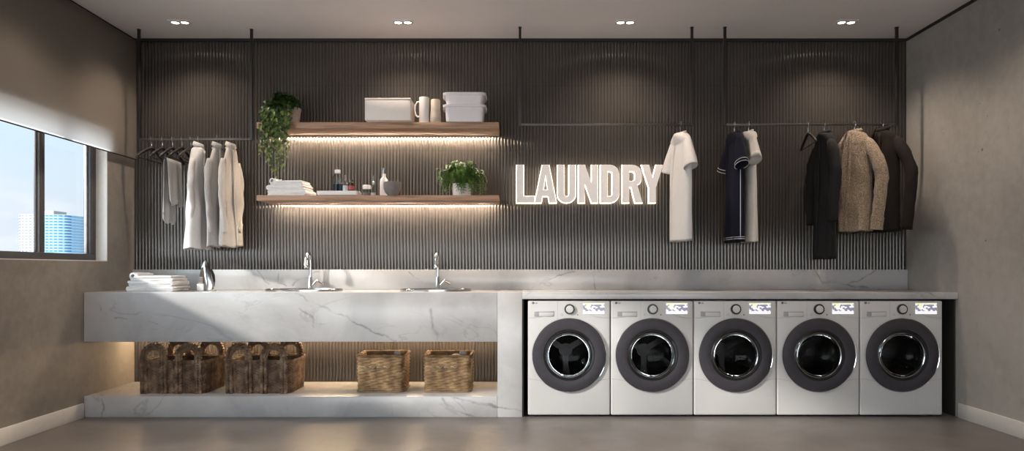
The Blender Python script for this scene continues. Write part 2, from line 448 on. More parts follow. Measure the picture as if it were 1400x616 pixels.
# shadow-gap trims under the ceiling and white baseboards
m = MB(); m.box(XL, XL+.012, YREAR, -.02, H-.02, H); struct(m.build('trim_1', M['dark'], smooth=0))
m = MB(); m.box(XR-.012, XR, YREAR, -.02, H-.02, H); struct(m.build('trim_2', M['dark'], smooth=0))
m = MB(); m.box(XL+.012, XR-.012, -.03, -.016, H-.022, H); struct(m.build('trim_3', M['dark'], smooth=0))
m = MB(); m.box(XL, XL+.015, YREAR, -.665, 0, .105, .003); struct(m.build('baseboard_left', M['white_paint']))
m = MB(); m.box(XR-.015, XR, YREAR, -.665, 0, .105, .003); struct(m.build('baseboard_right', M['white_paint']))

def window(n, y0, y1, z0, z1, mull):
    fx = XL-.115
    root = bpy.data.objects.new('window_%d' % n, None); COL.objects.link(root); struct(root)
    m = MB()
    m.box(fx-.03, fx+.03, y0, y1, z0, z0+.055, .004); m.box(fx-.03, fx+.03, y0, y1, z1-.05, z1, .004)
    e1, e0 = (.045, .014) if n == 1 else (.002, .045)
    m.box(fx-.03, fx+.03, y1-e1, y1, z0+.055, z1-.05, .004); m.box(fx-.03, fx+.03, y0, y0+e0, z0+.055, z1-.05, .004)
    m.build('window_frame', M['frame'], root)
    s = MB(); s.box(fx-.02, fx+.034, y1-.075, y1-.047, z0+.056, z1-.051, .004) if n == 1 else None
    for q in mull:
        s.box(fx-.004, fx+.016, q-.012, q+.03, z0+.056, z1-.051, .004)
        s.box(fx-.004, fx+.010, q-.05, q-.0305, z0+.056, z1-.051, .002)
    s.build('sash_stile', M['frame'], root)
    s = MB()
    for q in mull: s.box(fx-.004, fx+.012, q-.030, q-.0125, z0+.056, z1-.051, .003)
    if n == 1: s.box(fx-.006, fx+.015, y1-.09, y1-.0755, z0+.056, z1-.051, .003)
    s.build('sash_edge', M['frame_light'], root)
    g = MB(); g.box(fx-.0035, fx+.002, y0+e0, y1-e1, z0+.055, z1-.05); g.build('glass', M['glass'], root, smooth=0)
    s = MB(); s.box(XL-.086, XL+.0, y0, y1, z0, z0+.006); s.build('window_sill', M['white_paint'], root, smooth=0)
    if n == 1: s = MB(); s.box(XL-.086, XL-.0, y1-.004, y1, z0+.006, z1); s.build('window_reveal', M['white_paint'], root, smooth=0)
    return root
window(1, WY1, WY0, WZ0, WZ1, [X(57, 4.55)*0 + 3.2*910/645 - 5.45])
window(2, W2Y1, W2Y0, WZ0, W2Z1, [-3.2, -4.4])
root = bpy.data.objects.new('window_3', None); COL.objects.link(root); struct(root)  # unseen rear glazing, added for soft fill light
m = MB()
for k in range(5):
    x = RX0 + (RX1-RX0)*k/4; m.box(max(RX0, x-.03), min(RX1, x+.03), YREAR-.12, YREAR-.06, RZ0, RZ1)
m.build('window_frame', M['frame'], root, smooth=0)
m = MB(); m.box(RX0, RX1, YREAR-.1, YREAR-.095, RZ0, RZ1); m.build('glass', M['glass'], root, smooth=0)

# roller shade
SZ = 1.955
t = thing('roller_shade', 'grey fabric roller shade lowered over the upper part of the window', 'roller shade', (XL+.03, -.03, SZ))
m = MB(); L = 1.93
m.add([(0,-L,.006),(0,0,.006),(0,0,H-SZ-.02),(0,-L,H-SZ-.02)], [(0,1,2,3)]); m.build('fabric', M['shade'], t, smooth=0)
m = MB(); m.box(-.004, .004, -L, 0, -.002, .0065, .0015); m.build('bottom_bar', M['black_metal'], t)
m = MB(); m.tube([(-.013, -L, H-SZ-.03), (-.013, 0, H-SZ-.03)], .0125, 16); m.build('roller_tube', M['frame'], t)

# exterior: tower and hill seen through the window
D = 700.0
tx = X(72, D)
t = thing('apartment_tower', 'white and blue apartment tower seen far off through the window', 'building', (tx, D-5.45, -130))
w = 34.5*D/F
m = MB(); pts = []
for i in range(24):
    a = 2*PI*i/24; ca, sa = math.cos(a), math.sin(a)
    pts.append((w*math.copysign(abs(ca)**.45, ca), 20*math.copysign(abs(sa)**.6, sa)))
top = Z(295, D) + 130
m.prism(pts, 0, top); m.build('tower_block', M['tower'], t)
m = MB(); m.prism([(-.45*w, -10), (.30*w, -10), (.30*w, 10), (-.45*w, 10)], top-.1, top + 4.6); m.build('roof_plant_room', M['frame_light'], t, smooth=0)
m = MB()
for z in [top - 3*k for k in range(0, 30)]:
    m.prism([(x*1.025, y*1.025) for x, y in pts], z-.4, z)
m.build('balcony_slab', plain('balcony_white', (.44,.47,.51,1), .6), t)
m = MB(); pts = []
for i in range(41):
    x = -1500 + i*14; pts.append((x, Z(341, 1405) - 8 + 9*math.sin(i*.35) + 4*math.sin(i*1.3)))
pts += [(-940, -300), (-1500, -300)]
m.prism(pts, 0, 60, Matrix.Translation((0, 1460, 0)) @ Matrix.Rotation(PI/2, 4, 'X'))
struct(m.build('hills', M['hill'], smooth=0))

# ------------------------------------------------------------------ marble counter
YF = -.65
CZ = .90
t = thing('counter', 'long white marble counter with open basket shelf under its left half', 'counter', (0,0,0))
m = MB(); m.box(XL+.002, -.116, YF, -.02, .543, CZ, .003); apron = m.build('apron', M['marble'], t)
m = MB(); m.box(-.116+.0005, .063, YF, -.02, 0, CZ, .003); m.build('end_panel', M['marble'], t)
m = MB(); m.box(XL+.002, -.1165, YF, -.02, 0.0, .15, .003); m.build('lower_shelf', M['marble'], t)
m = MB(); m.box(.0635, XR-.002, YF, -.02, .851, CZ, .003); m.build('washer_top', M['marble'], t)
m = MB(); m.box(.0635, .0725, YF+.004, -.06, .002, .8505); m.box(.0725, XR-.009, -.06, -.052, .002, .8505); m.box(XR-.012, XR-.003, YF+.03, -.052, .002, .8505); m.build('alcove_liner', M['dark'], t, smooth=0)
m = MB(); m.box(XL+.004, XR-.004, -.04, -.017, CZ+.0005, 1.0635, .002); m.build('backsplash', M['marble'], t)
m = MB(); m.box(XL+.05, -.15, -.115, -.1, .538, .5428); m.build('light_strip', M['led_low'], t, smooth=0)
SINK = [(X(416.5, 5.12), .298), (X(596, 5.12), .272)]
SY, SD = -.345, .185
for sx, hw in SINK:
    m = MB(); m.lathe([(0, .70), (1, .70), (1, CZ+.05), (0, CZ+.05)], 48, (sx, SY, 0), sx=hw-.012, sy=SD-.012); cut(apron, m)
apron.data.materials.clear(); apron.data.materials.append(M['marble'])

# sinks and faucets
for i, (sx, hw) in enumerate(SINK):
    s = thing('oval_sink', ('oval steel sink set in the counter nearer the iron', 'oval steel sink set in the counter nearer the washing machines')[i], 'sink', (sx, SY, CZ), 0, 'sinks in the marble counter')
    m = MB(); n = 64; rings = []
    for r, z in ((1.0, .0), (1.0, .014), (.985, .017), (.965, .016), (.945, .004), (.93, -.01), (.88, -.12), (.7, -.15), (.25, -.158), (.12, -.16)):
        ring = []
        for k in range(n):
            a = 2*PI*k/n
            e = .80
            ring.append(m.bm.verts.new((r*hw*math.cos(a), SD*r*math.copysign(abs(math.sin(a))**1.25, math.sin(a)), z)))
        rings.append(ring)
    for a, b in zip(rings, rings[1:]):
        for k in range(n): m.bm.faces.new([a[k], a[(k+1)%n], b[(k+1)%n], b[k]])
    m.bm.faces.new(rings[-1]); m.build('basin', M['steel'], s)
    m = MB(); m.lathe([(0, -.156), (.03, -.156), (.034, -.158), (.034, -.162), (0, -.162)], 20); m.build('drain', M['chrome'], s)
FD = 5.345
for i, (px, lab) in enumerate(((424.5, 'chrome gooseneck faucet behind the sink nearer the iron'), (598.5, 'chrome gooseneck faucet behind the sink nearer the washing machines'))):
    f = thing('faucet', lab, 'faucet', (X(px, FD), FD-5.45, CZ), 0, 'gooseneck faucets')
    m = MB(); m.lathe([(0,0), (.026,0), (.026,.006), (.022,.012), (.020,.09), (.0145,.11), (0,.112)], 24); m.build('base', M['chrome'], f)
    path = [(0,0,.10), (0,0,.2), (0,-.003,.235)] + [(0, -.058 + .055*math.cos(a), .24 + .052*math.sin(a)) for a in [PI*k/10 for k in range(0, 11)]] + [(0,-.113,.225)]
    m = MB(); m.tube(path, .0125, 14, up=(1,0,0)); m.build('spout', M['chrome'], f)
    m = MB(); m.lathe([(0,0), (.015,0), (.018,.008), (.018,.03), (.014,.038), (.0145,.062), (.012,.066), (0,.066)], 20, (0,-.113,.172)); m.build('spray_head', M['chrome'], f)
    m = MB(); m.tube([(.008,0,.025), (.05,-.002,.072)], [.012,.014], 14); m.sphere((.05,-.002,.072), .0145)
    m.tube([(.05,-.002,.072), (.075,-.006,.062), (.1,-.01,.048)], [.007,.006,.0055], 10); m.build('lever', M['chrome'], f)

# ------------------------------------------------------------------ steam iron standing on its heel
D = 5.10
t = thing('steam_iron', 'steam iron standing on its heel on the marble counter', 'iron', (X(281, D), D-5.45, CZ), math.radians(-6))
def leaf_half(z):   # half width of the sole at height z
    s = (z-.012)/.225; return .062*max(0, min(1, (1-s)))**.62 * (1 if s > .12 else .86+.14*s/.12)
levels = [.012 + .225*k/16 for k in range(17)]
m = MB(); o = [( leaf_half(z), z) for z in levels] + [(-leaf_half(z), z) for z in levels[::-1][1:]]
rings = []
for z in levels[:-1]:
    hw = leaf_half(z); s = (z-.012)/.225
    rings.append([m.bm.verts.new((hw*c, -.012 - .014*(1-abs(c)**1.4)*(1-s)**.4, z)) for c in [-1+k/8 for k in range(17)]] + [m.bm.verts.new((hw*c, .0, z)) for c in (1, 0, -1)])
q = len(rings[0])
for a, b in zip(rings, rings[1:]):
    for k in range(q): m.bm.faces.new([a[k], a[(k+1)%q], b[(k+1)%q], b[k]])
tip = m.bm.verts.new((0, -.006, levels[-1]))
for k in range(q): m.bm.faces.new([rings[-1][k], rings[-1][(k+1)%q], tip])
m.bm.faces.new(rings[0]); m.build('soleplate', M['chrome'], t, smooth=50)
m = MB(); rings = []
for z in levels[:-1]:
    hw = leaf_half(z)*.96; s = (z-.012)/.225; dep = .072*(1-s)**.55 + .004
    rings.append([m.bm.verts.new((hw*math.cos(a), -.011+.011+dep*math.sin(a), z)) for a in [PI*k/12 for k in range(13)]])
for a, b in zip(rings, rings[1:]):
    for k in range(12): m.bm.faces.new([a[k], a[k+1], b[k+1], b[k]])
m.bm.faces.new(rings[0]); m.bm.faces.new(rings[-1]); m.build('body', M['iron_body'], t)
m = MB(); m.tube([(0,.06,.028), (0,.095,.04), (0,.108,.075), (0,.102,.12), (0,.075,.15), (0,.04,.158)], [.018,.017,.015,.015,.016,.013], 12); m.build('handle', M['black'], t)
m = MB(); m.box(-.052, .002, -.034, -.0125, .0, .055, .006); m.box(-.05, .05, -.012, .075, 0, .0118, .003); m.build('heel_rest', M['ceramic'], t)

# ------------------------------------------------------------------ folded towels
def folded_towel(name, label, group, loc, w, d, h, rz=0, rolled=False, layers=2, seed=0, mat='towel'):
    rr = random.Random(seed)
    t = thing(name, label, 'towel', loc, rz, group)
    # a cross-section spiral folded sheet extruded along depth (y)
    th = h/layers if not rolled else h*.36
    m = MB()
    def sheet(zc, x0, x1, thick, fold_right, seedo):
        n = 22; prof_t = []; prof_b = []; h2 = thick*.5
        st = [(x0 + h2*.9*(1-math.cos(q)), math.sin(q)) for q in (0, .35, .7, 1.05, 1.35)]
        st += [(x0 + h2 + (x1-x0-2*h2)*k/n, 1) for k in range(n+1)]
        st += [(x1 - h2*.9*(1-math.cos(q)), math.sin(q)) for q in (1.35, 1.05, .7, .35, 0)]
        for x, rnd in st:
            zz = .003*noise.noise((x*14+seedo, seedo*3.1, 0))
            prof_t.append((x, zc + zz + h2*rnd)); prof_b.append((x, zc + zz - h2*rnd))
        loop = prof_t + prof_b[::-1][1:-1]
        ny = 8; rings = []
        for j in range(ny+1):
            y = -d/2 + d*j/ny; e = min(j, ny-j)
            ins = .004 if e == 0 else 0
            rings.append([m.bm.verts.new((x + .004*noise.noise((y*8, seedo, x*3)) + (ins if x < (x0+x1)/2 else -ins), y + .006*noise.noise((x*9, z*30, seedo)), z + (-.0 if e else 0))) for x, z in loop])
        for a, b in zip(rings, rings[1:]):
            for k in range(len(loop)): m.bm.faces.new([a[k], a[(k+1)%len(loop)], b[(k+1)%len(loop)], b[k]])
        m.bm.faces.new(rings[0]); m.bm.faces.new(rings[-1][::-1])
    if rolled:
        lay = h*.27
        sheet(lay*.52, -w/2+.01, w/2, lay*.98, True, seed+.3)
        sheet(lay*1.5, -w/2+.06, w/2-.012, lay*.95, True, seed+.7)
        # rolled edge on the left: spiral tube
        R0 = h*.50; ths = h*.17; outer, inner = [], []
        for k in range(34):
            a = -PI*.35 + k/33*PI*2.55; rr_ = R0*(1 - .50*(1-k/33)*.9)
            outer.append((math.cos(a)*rr_, math.sin(a)*rr_)); inner.append((math.cos(a)*(rr_-ths), math.sin(a)*(rr_-ths)))
        loop = outer + inner[::-1]; cx, cz = -w/2 + R0*.95, R0+.001
        ny = 6; rings = []
        for j in range(ny+1):
            y = -d/2 + d*j/ny
            rings.append([m.bm.verts.new((cx+x+.003*noise.noise((y*9, x*20, seed)), y, cz+z)) for x, z in loop])
        nl = len(loop)
        for a, b in zip(rings, rings[1:]):
            for k in range(nl): m.bm.faces.new([a[k], a[(k+1)%nl], b[(k+1)%nl], b[k]])
        for rg in (rings[0], rings[-1]):
            for k in range(33): m.bm.faces.new([rg[k], rg[k+1], rg[nl-2-k], rg[nl-1-k]])
        m.build('towel_body', M[mat], t, smooth=60)
    else:
        for k in range(layers):
            sheet(th*(k+.5), -w/2 + rr.uniform(0, .006), w/2 - rr.uniform(0, .01), th*.97, True, seed+k*1.7)
        # rounded fold wrapping the layers on one side
        cx = -w/2+.012 if seed % 2 else w/2-.016; sg = -1 if seed % 2 else 1
        loop = []
        for k in range(15):
            a = -PI/2 + PI*k/14; loop.append((cx + sg*.018*math.cos(a), h/2 + h*.485*math.sin(a)))
        rings = [[m.bm.verts.new((x, -d/2 + d*j/4 , z)) for x, z in loop] for j in range(5)]
        for a, b in zip(rings, rings[1:]):
            for k in range(14): m.bm.faces.new([a[k], a[k+1], b[k+1], b[k]])
        m.bm.faces.new(rings[0]); m.bm.faces.new(rings[-1])
        m.build('towel_body', M[mat], t, smooth=60)
    hm = MB()
    hm.box(-w/2+.02, w/2-.03, -d/2-.0045, -d/2+.002, h*.30, h*.30+.005, .002); hm.build('hem', M[mat], t)
    return t
D = 5.06
tw = (248-184)*D/F; tx = X(216, D); ty = D-5.45+.02
g = 'white towels stacked on the counter'
folded_towel('folded_towel', 'white folded towel at the bottom of the stack on the counter', g, (tx, ty, CZ), tw, .25, .040, 0, False, 2, 1)
folded_towel('folded_towel', 'white folded towel in the middle of the stack on the counter', g, (tx-.004, ty, CZ+.0405), tw*.97, .24, .040, math.radians(-2), False, 2, 2)
folded_towel('folded_towel', 'white folded towel with a rolled edge, topmost of the stack on the counter', g, (tx-.004, ty, CZ+.081), tw*.93, .23, .070, math.radians(1), True, 2, 3)

# ------------------------------------------------------------------ washing machines
WW, WH = .593, .838
def washer():
    t = thing('washing_machine', '', 'washing machine', (0,0,0), 0, 'front-loading washers under the counter')
    m = MB(); m.box(-WW/2, WW/2, 0, .56, .014, WH, .010, 3); b = m.build('cabinet', M['washer'], t)
    dz = .448
    c = MB(); c.lathe([(0,-.40), (.2,-.40), (.2,.05), (0,.05)], 64, (0,0,dz), axis='y'); cut(b, c)
    b.data.materials.clear(); b.data.materials.append(M['washer'])
    for sx in (-1,1):
        for y in (.06,.5):
            f = MB(); f.lathe([(0,0),(.022,0),(.022,.006),(.014,.008),(.014,.02),(0,.02)], 14, (sx*.24, y, 0)); f.build('foot', M['black'], t)
    # door: charcoal ring, chrome rims, glass bowl
    m = MB(); m.lathe([(.262,.002), (.264,.012), (.258,.019), (.235,.024), (.20,.025), (.185,.022), (.1805,.014), (.1805,.002)], 96, (0,0,dz), axis='y', close=True); door = m.build('door', M['door_ring'], t)
    m = MB(); m.lathe([(.2645,.0015), (.2685,.0015), (.2695,.009), (.2665,.016), (.2635,.0145)], 96, (0,0,dz), axis='y', close=True); m.build('chrome_rim', M['chrome'], door)
    m = MB(); m.lathe([(.1803,.001), (.1803,.015), (.172,.018), (.160,.012), (.152,-.006), (.152,-.012)], 80, (0,0,dz), axis='y'); m.build('inner_bezel', M['black'], door)
    m = MB(); m.lathe([(.151,.010), (.157,.021), (.163,.0235), (.1665,.019), (.1665,.010), (.158,.004)], 80, (-.007,0,dz), axis='y', close=True); m.build('inner_chrome_ring', M['dark_chrome'], door)
    m = MB(); m.lathe([(.1535,.006), (.150,-.01), (.138,-.035), (.10,-.055), (.05,-.066), (0,-.068)], 64, (-.004,0,dz), axis='y'); m.build('door_glass', M['door_glass'], door, smooth=180)
    # crescent grip on the right of the inner ring
    o = []
    for k in range(21):
        a = -.62 + 1.24*k/20; o.append((.1795*math.cos(a), .1795*math.sin(a)))
    for k in range(21):
        a = .62 - 1.24*k/20; o.append((.163*math.cos(a)+.0, .172*math.sin(a)))
    m = MB(); m.prism(o, 0, .004, Matrix.Translation((0,-.0165,dz)) @ Matrix.Rotation(PI/2, 4, 'X')); m.build('door_grip', M['black'], door)
    # drum
    m = MB(); m.lathe([(.199,-.02), (.155,-.028), (.155,-.03), (.195,-.06), (.195,-.36), (.0,-.375)], 64, (0,0,dz), axis='y'); dr = m.build('drum', M['drum_dark'], t, smooth=180)
    m = MB()
    for k in range(3):
        a = -PI/2 + 2*PI*k/3; R3 = Matrix.Rotation(-a, 4, 'Y')
        o = [(.0,.032), (.05,.022), (.12,.020), (.19,.034), (.19,-.034), (.12,-.020), (.05,-.022), (0,-.032)]
        m.prism(o, 0, .03, Matrix.Translation((0,.345,dz)) @ R3 @ Matrix.Rotation(PI/2, 4, 'X'))
    m.lathe([(0,0), (.05,0), (.052,-.02), (0,-.02)], 24, (0,.312,dz), axis='y'); m.build('drum_spider', M['drum'], dr)
    for k in range(3):
        m = MB(); a = PI/2 + 2*PI*k/3; cx, cz = .178*math.cos(a), .178*math.sin(a)
        m.tube([(cx, .07, dz+cz), (cx, .33, dz+cz)], [(.022,.022),(.03,.03)], 10)
        m.build('drum_paddle', M['drum'], dr)
    # dimples on the drum back
    m = MB()
    for rr in (.075,.095,.115,.135,.155,.172):
        for k in range(int(rr*190)):
            a = 2*PI*k/int(rr*190); m.sphere((rr*math.cos(a), .365-(.0), dz+rr*math.sin(a)), .0042, 1)
    m.build('drum_perforation', M['drum'], dr)['kind'] = 'stuff'
    # control panel furniture
    def pz(py): return 1.065 - (py-368)/189.6
    def pxx(px): return (px-778)/189.6
    m = MB(); m.box(pxx(730.5), pxx(757.5), -.0015, .001, pz(432.5), pz(425.5), .0007); dsp = m.build('dispenser_pull', M['washer_trim'], t)
    m = MB(); m.box(pxx(731), pxx(757), -.005, -.0012, pz(425.9), pz(424.9), .0008); m.box(pxx(737), pxx(757), -.0035, -.0012, pz(432.2), pz(426.5), .0008); m.build('pull_lip', M['washer'], dsp)
    m = MB(); m.box(pxx(762.2), pxx(762.5), -.0006, .001, pz(437), pz(410)); m.build('drawer_seam', M['washer_trim'], t, smooth=0)
    kc = (pxx(778.6), 0, pz(422.3))
    m = MB(); m.lathe([(.0265,-.001), (.0375,-.001), (.0375,.011), (.035,.014), (.0285,.014), (.0265,.012)], 40, kc, axis='y', close=True); kn = m.build('knob_ring', M['black'], t)
    m = MB(); m.lathe([(0,-.001), (.0262,-.001), (.0262,.018), (.024,.021), (0,.0215)], 40, kc, axis='y'); m.build('knob_face', M['washer'], kn)
    m = MB(); m.box(pxx(797), pxx(826.5), -.0018, .001, pz(429), pz(414), .0006); m.build('display', M['screen'], t, smooth=0)
    m = MB(); m.lathe([(.006,-.001), (.0085,-.001), (.0085,.0012), (.006,.0012)], 20, (pxx(768.2),0,pz(430)), axis='y', close=True); m.build('power_button', M['washer_trim'], t)
    m = MB(); m.prism([(-.004,-.006), (.006,0), (-.004,.006)], 0, .0015, Matrix.Translation((pxx(790),0,pz(430))) @ Matrix.Rotation(PI/2,4,'X')); m.build('start_button', M['black'], t)
    # maker's mark: dark disc with pale arc, two letters
    lz = pz(413.9)
    m = MB(); m.lathe([(0,-.0005), (.0088,-.0005), (.0088,.001), (0,.001)], 24, (pxx(728.8),0,lz), axis='y')
    m.box(pxx(731.4), pxx(731.4)+.002, -.001, .0005, lz-.0055, lz+.0055); m.box(pxx(731.4), pxx(731.4)+.0065, -.001, .0005, lz-.0055, lz-.0037)
    gx = pxx(731.4)+.0085
    m.box(gx, gx+.002, -.001, .0005, lz-.0055, lz+.0055); m.box(gx, gx+.008, -.001, .0005, lz+.0037, lz+.0055); m.box(gx, gx+.008, -.001, .0005, lz-.0055, lz-.0037)
    m.box(gx+.006, gx+.008, -.001, .0005, lz-.0055, lz); m.box(gx+.004, gx+.008, -.001, .0005, lz-.0013, lz+.0003); lg = m.build('logo', M['black'], t, smooth=0)
    m = MB(); m.tube([(pxx(728.8)+.0062*math.cos(a), -.0012, lz+.0062*math.sin(a)) for a in [PI*.5+k*PI*1.45/12 for k in range(13)]], .0006, 6)
    m.box(pxx(728.8)-.0006, pxx(728.8)+.0006, -.0014, -.0008, lz-.003, lz+.0035); m.build('logo_mark', M['washer'], lg)
    # curved panel seams and service hatch
    m = MB()
    low = [(x, -.0003, dz - .172 - .085*math.cos(x/.2965*PI/2)**1.6*.55) for x in [-.293+.586*k/24 for k in range(25)]]
    m.tube(low, .0013, 6); m.build('panel_seam', M['washer_trim'], t)
    for s in (-1,1):
        m = MB(); m.tube([(s*.293,-.0003,.715), (s*.25,-.0003,.716), (s*.2,-.0003,.7225), (s*.165,-.0003,.734), (s*.14,-.0003,.748)], .0012, 6)
        m.build('panel_seam', M['washer_trim'], t)
    m = MB(); x0, x1, z0, z1 = .105, .285, .075, .155
    for a in ((x0,x1,z0,z0+.0016), (x0,x1,z1-.0016,z1), (x0,x0+.0016,z0,z1), (x1-.0016,x1,z0,z1)): m.box(a[0],a[1],-.0005,.001,a[2],a[3])
    m.build('service_hatch', plain('hatch_line', (.50,.485,.47,1), .4), t, smooth=0)
    return t
WL = ['white front-loading washing machine first in the row, next to the marble panel',
      'white front-loading washing machine second in the row from the marble panel',
      'white front-loading washing machine in the middle of the row of five',
      'white front-loading washing machine second in the row from the concrete wall',
      'white front-loading washing machine last in the row, next to the concrete wall']
w0 = washer()
for i in range(5):
    w = w0 if i == 0 else copy_tree(w0)
    w.location = (X(778 + 113.6*i, 4.805), YF+.005, 0); w['label'] = WL[i]

# ------------------------------------------------------------------ baskets
def rrect(w, d, r, step):
    """rounded rectangle as (x, y, nx, ny, s)"""
    pts = []
    hw, hd = w/2-r, d/2-r
    segs = [((-hw,-d/2),(hw,-d/2)), ((w/2,-hd),(w/2,hd)), ((hw,d/2),(-hw,d/2)), ((-w/2,hd),(-w/2,-hd))]
    cen = [(hw,-hd,-PI/2), (hw,hd,0), (-hw,hd,PI/2), (-hw,-hd,PI)]
    nrm = [(0,-1),(1,0),(0,1),(-1,0)]; s = 0
    for i in range(4):
        (ax,ay),(bx,by) = segs[i]; L = math.hypot(bx-ax,by-ay); n = max(1, round(L/step))
        for k in range(n): pts.append((ax+(bx-ax)*k/n, ay+(by-ay)*k/n, *nrm[i], s+L*k/n))
        s += L; cx, cy, a0 = cen[i]; La = r*PI/2; n = max(2, round(La/step))
        for k in range(n):
            a = a0+PI/2*k/n; pts.append((cx+r*math.cos(a), cy+r*math.sin(a), math.cos(a), math.sin(a), s+La*k/n))
        s += La
    return pts, s
def basket_wall(m, w, d, h, r, step, nz, relief, taper=1.0, thick=.012, bulge=0):
    pts, per = rrect(w, d, r, step); N = len(pts); outer = []; inner = []
    for j in range(nz+1):
        v = h*j/nz; sc = 1 + (taper-1)*(1-j/nz) + bulge*math.sin(PI*j/nz)
        outer.append([m.bm.verts.new((x*sc+nx*f, y*sc+ny*f, v)) for x, y, nx, ny, s in pts for f in (relief(s/per, v, s),)])
    for j in range(0, nz+1, nz//6):
        v = max(.012, h*j/nz); sc = 1 + (taper-1)*(1-j/nz) + bulge*math.sin(PI*j/nz)
        inner.append([m.bm.verts.new((x*sc-nx*thick, y*sc-ny*thick, v)) for x, y, nx, ny, s in pts])
    def q(a, b):
        for k in range(N): m.bm.faces.new([a[k], a[(k+1)%N], b[(k+1)%N], b[k]])
    for a, b in zip(outer, outer[1:]): q(a, b)
    for a, b in zip(inner, inner[1:]): q(b, a)
    q(outer[-1], inner[-1]); m.bm.faces.new(outer[0][::-1]); m.bm.faces.new(inner[0])
def plait(m, path, nvec, w, spacing=.0125, th=.009):
    P = [Vector(p) for p in path]; n = Vector(nvec)
    # resample
    L = [0]
    for a, b in zip(P, P[1:]): L.append(L[-1]+(b-a).length)
    N = max(2, int(L[-1]/spacing)); i = 0
    for k in range(N+1):
        s = L[-1]*k/N
        while i < len(L)-2 and L[i+1] < s: i += 1
        f = (s-L[i])/max(1e-9, L[i+1]-L[i]); p = P[i].lerp(P[i+1], f); t = (P[i+1]-P[i]).normalized(); sd = t.cross(n).normalized()
        for g in (-1, 1):
            ax = (t*.75 + sd*g*.66).normalized(); ay = n.cross(ax).normalized()
            mt = Matrix((( ax.x, ay.x, n.x, 0), (ax.y, ay.y, n.y, 0), (ax.z, ay.z, n.z, 0), (0,0,0,1)))
            m.sphere(p + sd*g*w*.25 + n*R.uniform(-.001,.001), 1, 1, (w*.40, spacing*.62, th), mt)
# big handled seagrass baskets
BW, BD, BH = .50, .36, .235
def big_basket(loc, label, rz=0):
    t = thing('handled_basket', label, 'basket', loc, rz, 'dark handled baskets')
    def rel(u, v, s):
        c = (s/.042) % 1; tri = abs(c-.5)*2
        return .010*abs(math.sin(PI*(v/.021 + tri*1.0)))**.8 * (.35+.65*math.sin(PI*c)**.6)
    m = MB(); basket_wall(m, BW, BD, BH, .05, .0052, 60, rel, .965, .014, .012); b = m.build('basket_body', M['seagrass'], t, smooth=60)
    m = MB(); pts, per = rrect(BW+.012, BD+.012, .055, .012)
    ring = [(x, y, BH) for x, y, *_ in pts]
    n = len(ring)
    for k in range(n):
        a = Vector(ring[k]); c = Vector(ring[(k+1)%n]); tt = (c-a).normalized()
        for g in (-1,1):
            mt = Matrix.Rotation(math.atan2(tt.y, tt.x), 4, 'Z') @ Matrix.Rotation(g*.6, 4, 'Y')
            m.sphere(a + Vector((0,0,g*.005)), 1, 1, (.011,.008,.006), mt)
    m.build('rim', M['seagrass_dark'], t, smooth=180)
    for sy in (-1, 1):
        for cx in (-.128, .128):
            yb = sy*(BD/2+.012); hw = .072
            pth = [(cx-hw, yb*.985, .004), (cx-hw, yb, .1), (cx-hw, yb, BH+.02)]
            pth += [(cx - hw*math.cos(a), yb - sy*.012*math.sin(a), BH+.045+.068*math.sin(a)) for a in [PI*k/14 for k in range(15)]]
            pth += [(cx+hw, yb, BH+.02), (cx+hw, yb, .1), (cx+hw, yb*.985, .004)]
            m = MB(); plait(m, pth, (0,sy,0), .054, .0185, .014); m.build('handle', M['seagrass_dark'], t, smooth=180)
    return t
big_basket((-2.52, -.36, .15), 'dark woven basket with braided handles nearest the left wall')
b = big_basket((-1.895, -.355, .15), 'dark woven basket with braided handles beside the honey wicker baskets')
# honey wicker baskets holding laundry
def wicker_basket():
    t = thing('wicker_basket', '', 'basket', (0,0,0), 0, 'honey wicker baskets')
    rh, st = .0128, .0485; hh = .268; rows = round(hh/rh)
    w, d = .352, .30; _, per = rrect(w, d, .03, .01); ns = round(per/st/2)*2
    def rel(u, v, s):
        row = min(rows-1, int(v/rh)); f = (v/rh) % 1
        return .0062*math.sqrt(max(0, math.sin(PI*f)))*(.60+.40*math.tanh(2.2*math.cos(PI*u*ns + PI*row)))
    m = MB(); basket_wall(m, w, d, hh, .03, .0058, rows*6, rel, .965, .012); m.build('basket_body', M['wicker'], t, smooth=60)
    m = MB(); pts, _ = rrect(w+.004, d+.004, .032, .006)
    for off, ph in ((0,0),(1,PI)):
        m.tube([(x+nx*.005*math.cos(s*300+ph), y+ny*.005*math.cos(s*300+ph), hh+.002+.005*math.sin(s*300+ph)) for x, y, nx, ny, s in pts], .0052, 6, closed=True)
    m.build('rim', M['wicker'], t, smooth=180)
    m = MB(); pts, _ = rrect(w*.97, d*.97, .032, .006)
    m.tube([(x+nx*.006, y+ny*.006, .006) for x, y, nx, ny, s in pts], .0065, 6, closed=True); m.build('foot_band', M['wicker'], t, smooth=180)
    m = MB()
    for k in range(4):
        x = -.115 + k*.055
        m.tube([(x-.02, -d/2-.006, .186+.003*(k%2)), (x-.006, -d/2-.0105, .19), (x+.006, -d/2-.0105, .186-.006*(k%2)), (x+.022, -d/2-.006, .187)], .0026, 6)
    m.build('twine_tie', M['twine'], t, smooth=180)
    return t
WB = [((X(520, 4.97), -.485+.15, .15), 'honey wicker basket nearer the dark handled baskets'),
      ((X(611.7, 4.97), -.485+.15, .15), 'honey wicker basket nearer the washing machines')]
w0 = wicker_basket()
